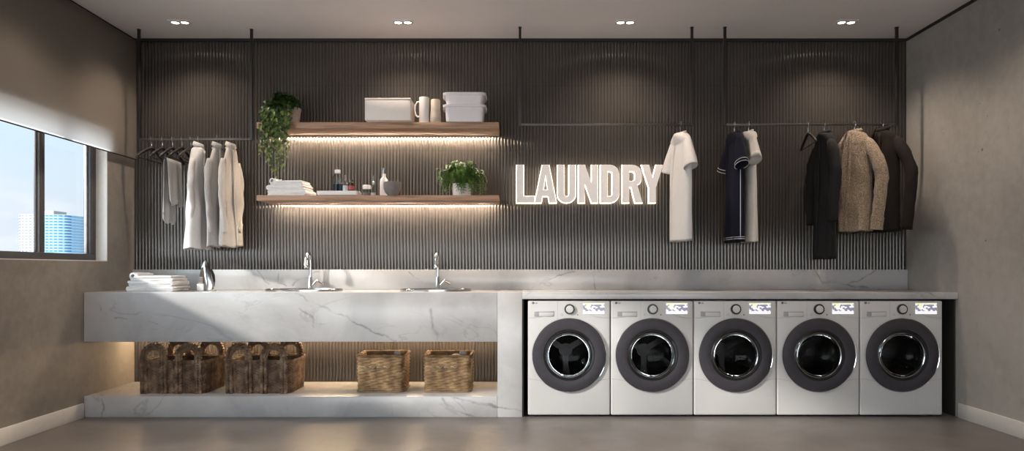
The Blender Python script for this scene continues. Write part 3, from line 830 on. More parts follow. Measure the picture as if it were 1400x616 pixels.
for i, (loc, lab) in enumerate(WB):
    t = w0 if i == 0 else copy_tree(w0)
    t.location = loc; t['label'] = lab
    # crumpled laundry inside
    m = MB(); n = 22; vs = []
    for a in range(n+1):
        row = []
        for c in range(n+1):
            x = -.155+.31*a/n; y = -.13+.26*c/n; e = min(a, n-a, c, n-c)/n
            z = .205 + .042*min(1, e*4) + .022*noise.noise((x*11+i*3, y*11, 1)) + .012*noise.noise((x*30, y*26, i))
            row.append(m.bm.verts.new((x, y, z)))
        vs.append(row)
    for a in range(n):
        for c in range(n): m.bm.faces.new([vs[a][c], vs[a+1][c], vs[a+1][c+1], vs[a][c+1]])
    bot = [m.bm.verts.new((x, y, .02)) for x, y in ((-.145,-.12),(.145,-.12),(.145,.12),(-.145,.12))]
    m.bm.faces.new(bot[::-1])
    edges = [[vs[a][0] for a in range(n+1)], [vs[n][c] for c in range(n+1)], [vs[a][n] for a in range(n,-1,-1)], [vs[0][c] for c in range(n,-1,-1)]]
    for k in range(4):
        for a, b in zip(edges[k], edges[k][1:]): m.bm.faces.new([a, b, bot[k]][::-1])
        m.bm.faces.new([edges[k][-1], bot[(k+1)%4], bot[k]])
    o = m.build('laundry_pile', M['laundry'], None, smooth=180, loc=loc)
    tag(o, ('slate grey laundry inside the wicker basket nearer the handled baskets', 'slate grey laundry inside the wicker basket nearer the washing machines')[i], 'laundry', 'laundry in the wicker baskets')
    # rolled pale sock beside it
    m = MB(); m.sphere((0,0,0), .024, 3, (1,.9,1.05))
    for v in m.bm.verts: v.co += v.co.normalized()*.004*noise.noise(v.co*60+Vector((i,0,0)))
    m.tube([(.0205*math.cos(a), -.006, .0205*math.sin(a)) for a in [2*PI*k/20 for k in range(20)]], .006, 8, closed=True)
    o = m.build('balled_socks', plain('pale_grey_knit', (.36,.36,.37,1), .9), None, smooth=180, loc=(loc[0]+.105, loc[1]-.02, .15+.272))
    tag(o, ('pale balled socks on the laundry in the left wicker basket', 'pale balled socks on the laundry in the right wicker basket')[i], 'socks', 'balled socks on the laundry')

# ------------------------------------------------------------------ shelves
SX0, SX1, SDp = -1.979, -.113, -.325
def shelf(label, z0, z1, xled):
    t = thing('floating_shelf', label, 'shelf', (0,0,z0), 0, 'walnut floating shelves')
    m = MB(); m.box(SX0, SX1, SDp, -.0165, 0, z1-z0, .0025); m.build('board', M['walnut'], t)
    m = MB(); m.box(SX0+.04, SX1-.02, -.094, -.088, -.010, -.0003); m.build('light_channel', M['walnut'], t, smooth=0)
    m = MB(); m.box(xled, SX1-.04, -.084, -.066, -.004, -.0003); m.build('light_strip', M['led'], t, smooth=0)
S1, S2 = 2.198, 1.636
shelf('upper walnut floating shelf holding the white box and tubs', 2.150, S1, SX0+.08)
shelf('lower walnut floating shelf holding towels, bottles and the fern', 1.594, S2, SX0+.06)

# upper shelf items
D = 5.17; y = D-5.45
x0, x1 = X(498.5, D-.12), X(561, D-.12)
t = thing('storage_box', 'plain white storage box on the upper shelf', 'box', ((x0+x1)/2, y, S1))
hb = Z(133.5, D-.12)-S1; wb_ = (x1-x0)/2
m = MB(); m.box(-wb_, wb_, -.115, .115, 0, hb-.014, .004); m.build('box_body', M['box_white'], t)
m = MB(); m.box(-wb_-.0015, wb_+.0015, -.117, .117, hb-.0135, hb, .004); m.build('lid', M['box_white'], t)
# pitcher with handle
r = 6.9*D/F; hb = Z(133.5, D)-S1
t = thing('pitcher', 'tall white pitcher with a loop handle beside the storage box', 'pitcher', (X(580, D), y, S1))
m = MB(); m.lathe([(0,0), (r*.97,0), (r,.005), (r,hb-.004), (r*.985,hb), (r*.9,hb), (r*.88,hb-.01), (r*.88,.01), (0,.008)], 40); m.build('body', M['ceramic'], t)
m = MB(); m.tube([(-r*.96,0,hb*.84), (-r*1.35,0,hb*.83), (-r*1.75,0,hb*.70), (-r*1.85,0,hb*.5), (-r*1.7,0,hb*.33), (-r*1.35,0,hb*.26), (-r*.96,0,hb*.27)], .0065, 10, up=(0,1,0)); m.build('handle', M['ceramic'], t)
# stoneware vase
hb = Z(136.5, D)-S1; k_ = D/F
t = thing('stoneware_vase', 'beige stoneware vase with dark bands near its base', 'vase', (X(595.5, D), y, S1))
m = MB(); m.lathe([(0,0), (7.0*k_,0), (7.5*k_,.006), (7.4*k_,.03), (7.0*k_,.07), (6.5*k_,.11), (6.4*k_,hb-.006), (6.1*k_,hb), (5.5*k_,hb-.002), (5.5*k_,.015), (0,.013)], 40); m.build('body', M['stoneware'], t)
m = MB()
for z in (.017,.025,.033): m.lathe([(7.46*k_-z*.02,z), (7.56*k_-z*.02,z+.0012), (7.46*k_-z*.02,z+.0024)], 40)
m.build('glaze_band', M['band'], t)
# stacked tubs
def tub(label, loc, w, d, h, taper, mat):
    t = thing('plastic_tub', label, 'tub', loc, 0, 'stacked white tubs')
    m = MB(); pts, _ = rrect(w, d, .025, .012); N = len(pts)
    loops = []
    for z, s, off in ((0,taper,-.004), (.004,taper,0), (h-.018,1,0), (h-.018,1,.014), (h-.014,1,.016), (h-.005,1,.016), (h-.004,1,0), (h-.0045,1,-.004), (.006,taper,-.004)):
        loops.append([m.bm.verts.new((x*s+nx*off, y*s+ny*off, z)) for x, y, nx, ny, q in pts])
    for a, b in zip(loops, loops[1:]):
        for k in range(N): m.bm.faces.new([a[k], a[(k+1)%N], b[(k+1)%N], b[k]])
    m.bm.faces.new(loops[0]); m.bm.faces.new(loops[-1]); m.build('tub_body', M['plastic'], t)
    m = MB()
    m.prism([(x+nx*.0175, y+ny*.0175) for x, y, nx, ny, q in pts], h-.0038, h); m.build('lid', M['plastic_lid'], t)
    m = MB()
    for s in (-1,1): m.box(s*(w/2+.017)-.004, s*(w/2+.017)+.004, -.035, .035, h-.024, h-.002, .002)
    m.build('lid_clip', M['plastic_lid'], t)
D = 5.08
h1 = Z(142, D)-S1; h2 = Z(125.5, D)-Z(142, D)-.001
tub('white plastic tub at the bottom of the stack on the upper shelf', (X(634.5,D), D-5.45+.13, S1), (661.5-608)*D/F, .22, h1, .945, 0)
tub('shallow white plastic tub stacked on the larger tub', (X(634.5,D), D-5.45+.13, S1+h1+.0005), (661.5-608)*D/F, .22, h2, .93, 0)

# lower shelf items
D = 5.13
tw = (414-361)*D/F; tx = X(390, D); ty = D-5.45+.115
g = 'white towels stacked on the lower shelf'
folded_towel('folded_towel', 'white folded towel at the bottom of the stack on the lower shelf', g, (tx+.012, ty, S2), tw*1.06, .19, .044, math.radians(-9), False, 2, 4)
folded_towel('folded_towel', 'white folded towel in the middle of the stack on the lower shelf', g, (tx+.006, ty, S2+.0445), tw*1.03, .185, .040, math.radians(-8), False, 2, 5)
folded_towel('folded_towel', 'white folded towel with a rolled edge under the trailing vines', g, (tx+.004, ty, S2+.085), tw*.92, .18, .062, math.radians(-7), True, 2, 6)
# tray
x0, x1 = X(432, D), X(489, D); hb = Z(260.5, D)-S2
t = thing('tray', 'low white tray on the lower shelf carrying bottles', 'tray', ((x0+x1)/2, D-5.45+.08, S2)); hw = (x1-x0)/2
m = MB(); pts, _ = rrect(hw*2, .16, .02, .008); N = len(pts); loops = []
for z, off in ((0,-.012), (.006,-.004), (hb-.002,0), (hb,-.001), (hb,-.006), (hb-.008,-.008)):
    loops.append([m.bm.verts.new((xx+nx*off, yy+ny*off, z)) for xx, yy, nx, ny, q in pts])
for a, b in zip(loops, loops[1:]):
    for k in range(N): m.bm.faces.new([a[k], a[(k+1)%N], b[(k+1)%N], b[k]])
m.bm.faces.new(loops[0]); m.bm.faces.new(loops[-1]); m.build('tray_body', M['ceramic'], t)
TZ = S2+hb-.008; D = 5.2; y = D-5.45; k_ = D/F
def bottle(name, label, px, z, prof, cap, mat, capmat, d=D, liquid=None, n=28, group=None):
    t = thing(name, label, 'jar' if name == 'glass_jar' else 'bottle', (X(px, d), d-5.45, z), 0, group)
    m = MB(); m.lathe(prof, n); m.build('bottle_body', M[mat], t)
    if liquid: m = MB(); m.lathe(liquid[1], n); m.build('liquid', M[liquid[0]], t)
    m = MB(); m.lathe(cap, n); m.build('cap' if name != 'glass_jar' else 'lid', M[capmat], t)
    return t
r = 6.4*k_; hb = Z(232, D)-TZ
bottle('clear_bottle', 'clear bottle of pale liquid with a white cap on the tray', 461.5, TZ, [(0,0),(r,0),(r,hb*.66),(r*.92,hb*.72),(r*.45,hb*.82),(r*.42,hb*.86),(0,hb*.86)],
       [(0,hb*.845),(r*.62,hb*.845),(r*.62,hb*.985),(r*.55,hb),(0,hb)], 'clear', 'ceramic', liquid=('blueliquid', [(0,.002),(r*.93,.002),(r*.93,hb*.36),(0,hb*.36)]))
r = 4.0*k_; hb = Z(239, D)-TZ
t = bottle('dropper_bottle', 'small clear dropper bottle between the capped bottle and the dark one', 472, TZ, [(0,0),(r,0),(r,hb*.5),(r*.5,hb*.6),(r*.45,hb*.66),(0,hb*.66)],
       [(0,hb*.65),(r*.5,hb*.65),(r*.42,hb*.80),(r*.25,hb*.83),(r*.2,hb),(0,hb)], 'clear', 'steel', liquid=('ceramic', [(0,.002),(r*.9,.002),(r*.9,hb*.4),(0,hb*.4)]))
r = 3.8*k_; hb = Z(246.5, D)-TZ
t = bottle('dark_bottle', 'little dark bottle with a red label at the right end of the tray', 480.5, TZ, [(0,0),(r,0),(r,hb*.74),(r*.6,hb*.85),(0,hb*.85)], [(0,hb*.84),(r*.62,hb*.84),(r*.6,hb),(0,hb)], 'amber', 'black', d=5.17)
m = MB(); m.lathe([(r*1.01,hb*.2),(r*1.03,hb*.22),(r*1.03,hb*.5),(r*1.01,hb*.52)], 28); m.build('paper_label', M['redlabel'], t)
D = 5.18; k_ = D/F
r = 5.4*k_; hb = Z(253, D)-S2
bottle('glass_jar', 'squat glass jar with a white lid on the lower shelf', 501.5, S2, [(0,0),(r*.9,0),(r*.95,.004),(r*.95,hb*.55),(r*.8,hb*.66),(0,hb*.66)], [(0,hb*.62),(r*1.02,hb*.62),(r*1.04,hb*.68),(r*1.02,hb*.97),(r*.9,hb),(0,hb)], 'clear', 'ceramic', d=D, liquid=('laundry', [(0,.002),(r*.8,.002),(r*.8,hb*.25),(0,hb*.25)]))
r = 4.0*k_; hb = Z(240, 5.26)-S2
bottle('spout_bottle', 'slim glass bottle with a thin steel spout behind the jar', 510.5, S2, [(0,0),(r,0),(r,hb*.46),(r*.45,hb*.58),(0,hb*.58)], [(0,hb*.57),(r*.5,hb*.57),(r*.45,hb*.70),(r*.2,hb*.74),(r*.16,hb),(0,hb)], 'clear', 'steel', d=5.26, liquid=('ceramic', [(0,.002),(r*.85,.002),(r*.85,hb*.2),(0,hb*.2)]))
r = 5.6*5.28/F; hb = Z(229, 5.28)-S2
bottle('stopper_bottle', 'tall white bottle with a steel stopper behind the grey bowl', 525, S2, [(0,0),(r,0),(r,hb*.52),(r*.9,hb*.60),(r*.42,hb*.68),(r*.40,hb*.80),(0,hb*.80)], [(0,hb*.79),(r*.46,hb*.79),(r*.50,hb*.86),(r*.46,hb*.98),(0,hb)], 'ceramic', 'steel', d=5.28)
D = 5.14; r = 12*D/F; hb = Z(249, D)-S2
m = MB(); m.lathe([(0,0),(r*.5,0),(r*.78,hb*.18),(r*.97,hb*.5),(r,hb*.78),(r*.97,hb),(r*.92,hb),(r*.93,hb*.75),(r*.88,hb*.5),(r*.6,hb*.2),(0,hb*.12)], 48)
o = m.build('bowl', M['bowl'], None, loc=(X(536.3, D), D-5.45, S2)); tag(o, 'round matt grey bowl in front of the stopper bottle', 'bowl')

# ------------------------------------------------------------------ plants
def leaf(m, p, dirv, nrm, ln, wd, fold=.25, heart=True):
    d = Vector(dirv).normalized(); n = Vector(nrm); s = d.cross(n)
    if s.length < 1e-4: s = d.orthogonal()
    s.normalize(); n = s.cross(d).normalized(); p = Vector(p)
    pr = [(0,.0),(.08,.36),(.30,.5),(.62,.34),(1,0)] if heart else [(0,0),(.25,.42),(.55,.5),(.8,.28),(1,0)]
    mid = [m.bm.verts.new(p + d*ln*a - n*ln*.12*(a*a)) for a, _ in pr]
    for g in (-1,1):
        sd = [m.bm.verts.new(p + d*ln*(a-(.10 if heart and i == 1 else 0)) + s*g*wd*b + n*(wd*fold*b*2 - ln*.12*a*a)) for i, (a, b) in enumerate(pr) if 0 < i < 4]
        q = [mid[0], sd[0], mid[1]], [mid[1], sd[0], sd[1], mid[2]], [mid[2], sd[1], sd[2], mid[3]], [mid[3], sd[2], mid[4]]
        for f in q: m.bm.faces.new(f if g > 0 else f[::-1])
PX, PY = -1.765, -.19
t = thing('trailing_pothos', 'potted trailing pothos spilling over the left end of the upper shelf', 'plant', (PX, PY, S1))
m = MB(); m.lathe([(0,0),(.062,0),(.066,.004),(.082,.115),(.085,.12),(.085,.135),(.079,.136),(.076,.115),(0,.113)], 40); m.build('pot', M['terracotta'], t)
m = MB(); m.lathe([(.0755,.1135),(.06,.121),(0,.126)], 24); m.build('soil', M['soil'], t, smooth=180)
fol = MB(); pale = MB(); st = MB()
R = random.Random(11)
for k in range(560):      # crown
    a = R.uniform(0, 2*PI); q = R.random()**.5
    x = -.035 + .115*q*math.cos(a); yy = -.06+.10*q*math.sin(a)
    z = .115 + .125*math.sqrt(max(0, 1-q*q))*R.uniform(.55,1.0) + R.uniform(-.015,.015)
    if x < -.08: z -= R.uniform(0,.12)
    if x > .02 and z < .14: z = .14 + R.uniform(0,.05)
    if z < .135 and yy > -.10 and x > -.10: z = .14+R.uniform(0,.05)
    d = Vector((math.cos(a)*.6+R.uniform(-.4,.4), math.sin(a)*.6-.35+R.uniform(-.4,.4), R.uniform(-.9,.25)))
    leaf(fol, (x,yy,z), d, Vector((R.uniform(-.3,.3),-.5,.8)), R.uniform(.030,.044), R.uniform(.026,.037))
for k in range(190):      # curtain in front of the shelf edge
    x = R.uniform(-.175,.06); z = R.uniform(-.10,.19); yy = -.160 + R.uniform(-.025,.015) + max(0, z-.05)*.55
    if x > .02 and z < -.04: continue
    leaf(fol if R.random() < .75 else pale, (x,yy,z), (R.uniform(-.5,.5),R.uniform(-.5,.0),-1+R.uniform(-.2,.5)), (R.uniform(-.4,.4),-1,.3), R.uniform(.028,.040), R.uniform(.024,.034))
vines = [(-.165,.36),(-.15,.30),(-.135,.42),(-.12,.33),(-.105,.47),(-.09,.385),(-.075,.50),(-.06,.42),(-.05,.53),(-.04,.36),(-.025,.44),(-.01,.30),(.01,.38),(.025,.26),(.035,.32),(-.14,.22),(.0,.48)]
for vx, ln in vines:
    top = Vector((vx*.5-.02, -.06, .15)); n = 40; pth = []
    x = vx; ph = R.uniform(0,6)
    for k in range(n+1):
        f = k/n
        if f < .25: g = f/.25; pth.append(top.lerp(Vector((x,-.150,.09)), g) + Vector((0,0,.04*math.sin(PI*g))))
        else:
            g = (f-.25)/.75
            pth.append(Vector((x + .012*math.sin(g*6+ph), -.152-.014*math.sin(PI*g)+.004*math.sin(9*g+ph), .09 - g*ln)))
    st.tube(pth, .0013, 5)
    N = int(ln/.021)
    for k in range(N):
        g = (k+R.random()*.6)/N; i = min(n, int((.25+.75*g)*n)); p = pth[i]
        sgn = 1 if k % 2 else -1; sz = R.uniform(.023,.036)*(1-.25*g)
        tgt = pale if R.random() < .25+.45*g else fol
        leaf(tgt, p, (sgn*R.uniform(.3,.9), R.uniform(-.6,.0), R.uniform(-1,-.2)), (R.uniform(-.3,.3),-1,.35), sz, sz*.8)
fo = fol.build('foliage', M['pothos'], t, smooth=180, recalc=False); pale.build('young_leaves', M['pothos_light'], t, smooth=180, recalc=False); st.build('vine_stems', M['stem'], t, smooth=180)

D = 5.24
t = thing('potted_fern', 'bushy green fern in a white pot on the lower shelf', 'plant', (X(631.5, D), D-5.45, S2))
k_ = D/F; r = 13.2*k_
m = MB(); m.lathe([(0,0),(r*.9,0),(r*.94,.004),(r,.092),(r,.1),(r*.93,.1),(r*.9,.085),(0,.082)], 40); m.build('pot', M['ceramic'], t)
m = MB(); m.lathe([(r*.89,.084),(r*.5,.09),(0,.094)], 24); m.build('soil', M['soil'], t, smooth=180)
fr = MB(); st = MB()
R = random.Random(5)
for k in range(230):
    a = R.uniform(0, 2*PI); out = R.uniform(.05,.2); up_ = R.uniform(.07,.185)*(1 if out < .15 else .75); drop = R.uniform(.0,.16) if out > .09 else 0
    ca, sa = math.cos(a), math.sin(a)*.62
    if R.random() < .16: ca, sa, out, drop = R.uniform(-.35,.35), -.9, R.uniform(.09,.12), R.uniform(.12,.17)
    pth = []
    n = 16
    for i in range(n+1):
        f = i/n; rad = out*math.sin(f*PI/2)**1.0
        zz = .095 + up_*math.sin(min(1, f*1.25)*PI/2) - drop*max(0, f-.45)**1.4*2.2
        x = ca*rad + .004*math.sin(f*9+k); yy = sa*rad
        zz = max(zz, .012)
        yy = max(-.13, min(.16, yy))
        pth.append(Vector((x, yy, zz)))
    st.tube(pth, .0009, 4)
    for i in range(3, n+1):
        tt = (pth[i]-pth[i-1]).normalized(); sd = tt.cross(Vector((0,0,1)))
        if sd.length < .1: sd = Vector((1,0,0))
        sd.normalize(); ln = .025*(1-.55*(i/n))+.005
        for g in (-1,1):
            leaf(fr, pth[i], sd*g + tt*.55 + Vector((0,0,R.uniform(-.35,.2))), (R.uniform(-.3,.3),-.4,1), ln*R.uniform(.8,1.2), ln*.5, .15, False)
fr.build('fronds', M['fern'], t, smooth=180, recalc=False); st.build('frond_stems', M['stem'], t, smooth=180)

# ------------------------------------------------------------------ LAUNDRY sign
LD = 5.40
t = thing('wall_sign', 'backlit LAUNDRY sign of raised pale letters on the fluted wall', 'sign', (X(805, LD), LD-5.45, Z(252, LD)))
sx_ = LD/F/6.512; 
def arc(cx, cy, rx, ry, a0, a1, n=10): return [(cx+rx*math.cos(a0+(a1-a0)*k/n), cy+ry*math.sin(a0+(a1-a0)*k/n)) for k in range(n+1)]
# letters are drawn in units of 1/6.5 photo pixel (x right, y down), 338 high
Tp, Bt = 72, 406
LT = []
LT.append(([(40,Tp),(102,Tp),(102,348),(200,348),(200,Bt),(40,Bt)], []))
LT.append(([(268,Tp),(328,Tp),(394,Bt),(332,Bt),(322,348),(270,348),(260,Bt),(202,Bt)], [[(297,160),(316,294),(278,294)]]))
LT.append(([(404,Tp),(462,Tp),(462,325)] + arc(484,325,22,26,PI,0,8) + [(506,Tp),(564,Tp),(564,335)] + arc(484,335,80,71,0,PI,14), []))
LT.append(([(590,Tp),(646,Tp),(706,235),(706,Tp),(760,Tp),(760,Bt),(706,Bt),(644,235),(644,Bt),(590,Bt)], []))
LT.append(([(786,Tp),(870,Tp)] + arc(870,152,78,80,-PI/2,0,10) + arc(870,326,78,80,0,PI/2,10) + [(786,Bt)], [[(846,128),(866,128)] + arc(866,152,24,24,-PI/2,0,6) + arc(866,326,24,24,0,PI/2,6) + [(846,350)]]))
LT.append(([(978,Tp),(1068,Tp)] + arc(1068,150,80,78,-PI/2,0,10) + [(1148,190)] + arc(1088,190,60,62,0,PI*.38,5) + [(1156,Bt),(1092,Bt),(1058,268),(1038,268),(1038,Bt),(978,Bt)], [[(1038,128),(1066,128)] + arc(1066,152,24,24,-PI/2,0,6) + arc(1066,192,24,24,0,PI/2,6) + [(1038,216)]]))
LT.append(([(1150,Tp),(1214,Tp),(1246,190),(1278,Tp),(1338,Tp),(1274,270),(1274,Bt),(1214,Bt),(1214,270)], []))
RX = Matrix.Rotation(PI/2, 4, 'X')
def dedup(lp):
    out = []
    for p in lp:
        if not out or math.hypot(p[0]-out[-1][0], p[1]-out[-1][1]) > 1e-4: out.append(p)
    if math.hypot(out[0][0]-out[-1][0], out[0][1]-out[-1][1]) < 1e-4: out.pop()
    return out
def off_loop(lp, d):
    out = []; n = len(lp)
    ar = sum(lp[i][0]*lp[(i+1)%n][1]-lp[(i+1)%n][0]*lp[i][1] for i in range(n)); sg = 1 if ar > 0 else -1
    for i in range(n):
        a, b, c = (Vector(lp[(i-1)%n]), Vector(lp[i]), Vector(lp[(i+1)%n]))
        e1 = (b-a); e2 = (c-b)
        if e1.length < 1e-7 or e2.length < 1e-7: out.append(tuple(b)); continue
        e1.normalize(); e2.normalize(); n1 = Vector((e1.y,-e1.x)); n2 = Vector((e2.y,-e2.x)); nn = n1+n2
        if nn.length < 1e-4: nn = n1
        nn.normalize(); k = d*sg/max(.45, nn.dot(n1)); out.append(tuple(b+nn*k))
    return out
for outl, holes in LT:
    cv = lambda lp: dedup([((x/6.512+700-805)*LD/F, -(y/6.512+215-252)*LD/F) for x, y in lp])
    A = cv(outl); Hh = [cv(h) for h in holes]
    m = MB(); m.prism(A, .012, .032, RX, Hh); le = m.build('letter', M['letter'], t, smooth=0)
    m = MB(); m.prism(off_loop(A, .0035), -.008, .0115, RX, [off_loop(h, -.0035) for h in Hh]); m.build('glow_edge', M['halo'], le, smooth=0)

# ------------------------------------------------------------------ clothes rails, hangers
def rail(label, x0, x1, y, z):
    t = thing('clothes_rail', label, 'clothes rail', (x0, y, z), 0, 'ceiling-hung clothes rails')
    for x in (0, x1-x0):
        m = MB(); m.box(x-.0095, x+.0095, -.0095, .0095, -.0085, H-z-.006, .001); m.build('post', M['black_metal'], t)
        m = MB(); m.box(x-.012, x+.012, -.012, .012, H-z-.006, H-z, .001); m.build('ceiling_plate', M['black_metal'], t)
    m = MB(); m.box(.0097, x1-x0-.0097, -.0075, .0075, -.0075, .0075, .001); m.build('bar', M['bar_metal'], t)
R1Y, R1Z = -.234, 2.085; R2Y, R2Z = -.28, 2.19
rail('black clothes rail hung from the ceiling near the window, holding shirts', -2.935, -2.052, R1Y, R1Z)
rail('black clothes rail hung above the LAUNDRY sign', .051, 1.386, R2Y, R2Z)
rail('black clothes rail hung near the concrete wall, holding coats', 1.642, 2.977, R2Y, R2Z)
def hang_rot(th): return -(PI/2 - math.radians(th))
HC = {}
def hanger(x, y, z, th, label, hw=.195, bar=True):
    key = (hw, bar)
    if key not in HC:
        t = thing('clothes_hanger', '', 'hanger', (0,0,0), 0, 'black clothes hangers')
        m = MB()
        pth = [(-.0125*math.cos(a)*1.0, 0, .004 + .0125*math.sin(a)) for a in [-.6+ (PI+.6)*k/12 for k in range(13)]]
        pth += [(.0125,0,-.006), (.006,0,-.024), (0,0,-.036), (0,0,-.07)]
        m.tube(pth, .0021, 7, up=(0,1,0)); m.build('hook', M['steel'], t)
        m = MB(); N = 14
        pp = [(-hw + 2*hw*k/N, 0, -.078 - .095*(abs(k-N/2)/(N/2))**1.25) for k in range(N+1)]
        m.tube(pp, [(.010, .0105)]*(N+1), 10, up=(0,1,0)); m.build('arms', M['hanger'], t, smooth=180)
        if bar:
            m = MB(); m.tube([(-hw+.012,0,-.166), (-hw+.03,0,-.178), (hw-.03,0,-.178), (hw-.012,0,-.166)], .0035, 8, up=(0,1,0)); m.build('trouser_bar', M['hanger'], t)
        HC[key] = t; c = t
    else: c = copy_tree(HC[key])
    c.location = (x, y, z + .0085 - .001); c.rotation_euler = (0,0,hang_rot(th)); c['label'] = label
    return c

# ------------------------------------------------------------------ garments
def garment(name, label, cat, x, y, z, th, mat, hw=.19, length=.75, thick=.05, sleeve=None, collar=None, wr=.006, seed=0, hem=None, lapel=False, pipe=None, group=None, open_front=False, flare=1.0, soft=False, cuffs=False, fuzz=0):
    """local +x points to the viewer; the neck sits at the origin"""
    t = thing(name, label, cat, (x, y, z), hang_rot(th), group)
    M_ = M[mat]; n = 64; m = MB(); rings = []
    if soft:
        key = [(0,.05,.04),(-.012,.062,.046),(-.05,.085,.047),(-.10,.112,.046),(-.17,.142,.046),(-.25,.158,.047),(-.34,.165,.05)]
        sc = hw/.165; lev = []
        for (za,aa,ba),(zb,ab,bb) in zip(key, key[1:]):
            q = max(1, round((za-zb)/.024))
            for k in range(q):
                f = k/q; lev.append((za+(zb-za)*f, (aa+(ab-aa)*f)*sc, (ba+(bb-ba)*f)*thick/.047))
        z0 = -.34
    else:
        lev = [(0, .052, .046), (-.008, .068, .05), (-.022, .09, .05), (-.045, hw*.78, .05), (-.07, hw*.92, thick*.97), (-.1, hw*1.0, thick*.92), (-.14, hw*.985, thick)]
        z0 = -.14
    zz = z0
    while zz > -length+.02:
        zz -= .026; f = (-zz+z0)/(length+z0)
        lev.append((zz, hw*(.985 + (flare-.985)*f), thick*(1 + .30*f)))
    lev.append((-length, hw*flare, thick*1.30))
    for z_, a, b in lev:
        f = min(1, max(0, (-z_-.05)/length))
        ring = []
        for i in range(n):
            u = 2*PI*i/n; c, s = math.cos(u), math.sin(u)
            px_ = a*math.copysign(abs(c)**.75, c); py_ = b*math.copysign(abs(s)**.8, s)
            # vertical folds growing towards the hem, plus small creases
            fold = wr*2.2*f*math.sin(px_*38 + seed*1.7 + (1.5 if s > 0 else 0)) + wr*1.3*noise.noise((px_*9+seed, z_*5, (1 if s > 0 else -1)*3+seed))
            py_ += fold*(abs(s)**.6)
            px_ += wr*1.2*f*noise.noise((z_*7, seed, c*2))
            dz_ = (.022 if soft else .006)*f*noise.noise((px_*10, seed*2, s)) if z_ < -.2 else 0
            if fuzz:
                py_ += fuzz*noise.noise((px_*130, z_*130, s*5+seed)); px_ += fuzz*.6*noise.noise((py_*90+7, z_*130, c))
            ring.append(m.bm.verts.new((px_, py_, z_+dz_)))
        rings.append(ring)
    for a, b in zip(rings, rings[1:]):
        for i in range(n): m.bm.faces.new([a[i], a[(i+1)%n], b[(i+1)%n], b[i]])
    # inside of the hem
    inn = [m.bm.verts.new(Vector((v.co.x*.95, v.co.y*.82, v.co.z+.03))) for v in rings[-1]]
    for i in range(n): m.bm.faces.new([rings[-1][i], rings[-1][(i+1)%n], inn[(i+1)%n], inn[i]])
    m.bm.faces.new(inn); m.bm.faces.new(rings[0][::-1])
    m.build('garment_body', M_, t, smooth=180)
    # front opening edge, on the face turned to the room's middle
    fs = 1 if x < 0 else -1       # +y local faces ... chosen so it shows to the camera
    side = {1: 1, -1: -1}[fs]
    for s in (1, -1):
        if not sleeve: break
        L, r0, r1, out, fwd = sleeve
        m = MB(); N = 22; pth = []; rad = []
        short = L < .3
        for k in range(N+1):
            f = k/N
            if short:
                px_ = hw*.66 + (hw*.34+out)*f; pz = -.066 - L*f**1.2*.92
                r = (r0*.72 + (r1-r0*.72)*min(1, f*1.1), thick*.75 + .020*f)
            else:
                x0 = .105 if soft else hw*.74
                px_ = x0 + (hw+out-x0)*min(1, f*2.6)**.75 + .014*math.sin(f*4.2) - .02*max(0, f-.55)
                pz = (-.10 if soft else -.075) - L*f
                r = (r0 + (r1-r0)*f + .005*noise.noise((f*9, seed+s, 0)), (r0 + (r1-r0)*f)*.85 + .005*noise.noise((f*11, seed+s, 3)))
                if f < .12: r = (r[0]*(.62+3.1*f), r[1]*(.62+3.1*f))
            pth.append((s*px_, side*fwd*f*(1-.25*f), pz)); rad.append(r)
        rg = m.tube(pth, rad, 22, up=(1,0,0), cap=False)
        inn = [m.bm.verts.new(Vector(pth[-1]).lerp(v.co, .84) + Vector((-s*.008,0,.045))) for v in rg[-1]]
        q = len(inn)
        for i in range(q): m.bm.faces.new([rg[-1][i], rg[-1][(i+1)%q], inn[(i+1)%q], inn[i]])
        m.bm.faces.new(inn); m.bm.faces.new(rg[0][::-1])
        for v in m.bm.verts:
            v.co += Vector((noise.noise(v.co*14+Vector((seed,0,0))), noise.noise(v.co*14+Vector((0,seed,9))), 0))*wr*.8
            if fuzz: v.co += Vector((noise.noise(v.co*120), noise.noise(v.co*120+Vector((5,5,5))), 0))*fuzz
        sl = m.build('sleeve', M_, t, smooth=180)
        if pipe:
            for back in (0, 1):
                ring = rg_pts(pth, rad, -1-back*1.2)
                mm = MB(); mm.tube(ring, .0022, 6, closed=True); mm.build('sleeve_piping', M[pipe], sl, smooth=180)
        if cuffs:
            mm = MB(); P2 = [Vector(p) for p in pth[-4:]]; mm.tube(P2, [(a+.003, b+.003) for a, b in rad[-4:]], 22, up=(1,0,0), cap=False); mm.build('cuff', M_, sl, smooth=60)
    if collar:
        hgt, rr = collar; cf = 1 if hgt > .02 else .15; m = MB(); nn = 28; cr = []
        for z_, k1 in ((-.012, 1.25), (.0, 1.05), (hgt*.8, .92), (hgt, .95), (hgt*.92, 1.0+.10*cf), (hgt*.35, 1.05+.25*cf), (hgt*.25, 1.02+.24*cf), (hgt*.75, .98+.06*cf)):
            cr.append([m.bm.verts.new((rr*k1*math.cos(2*PI*i/nn), rr*.82*k1*math.sin(2*PI*i/nn), z_ - .012*math.sin(2*PI*i/nn)*side)) for i in range(nn)])
        for a, b in zip(cr, cr[1:]):
            for i in range(nn): m.bm.faces.new([a[i], a[(i+1)%nn], b[(i+1)%nn], b[i]])
        m.build('collar', M_, t, smooth=60)
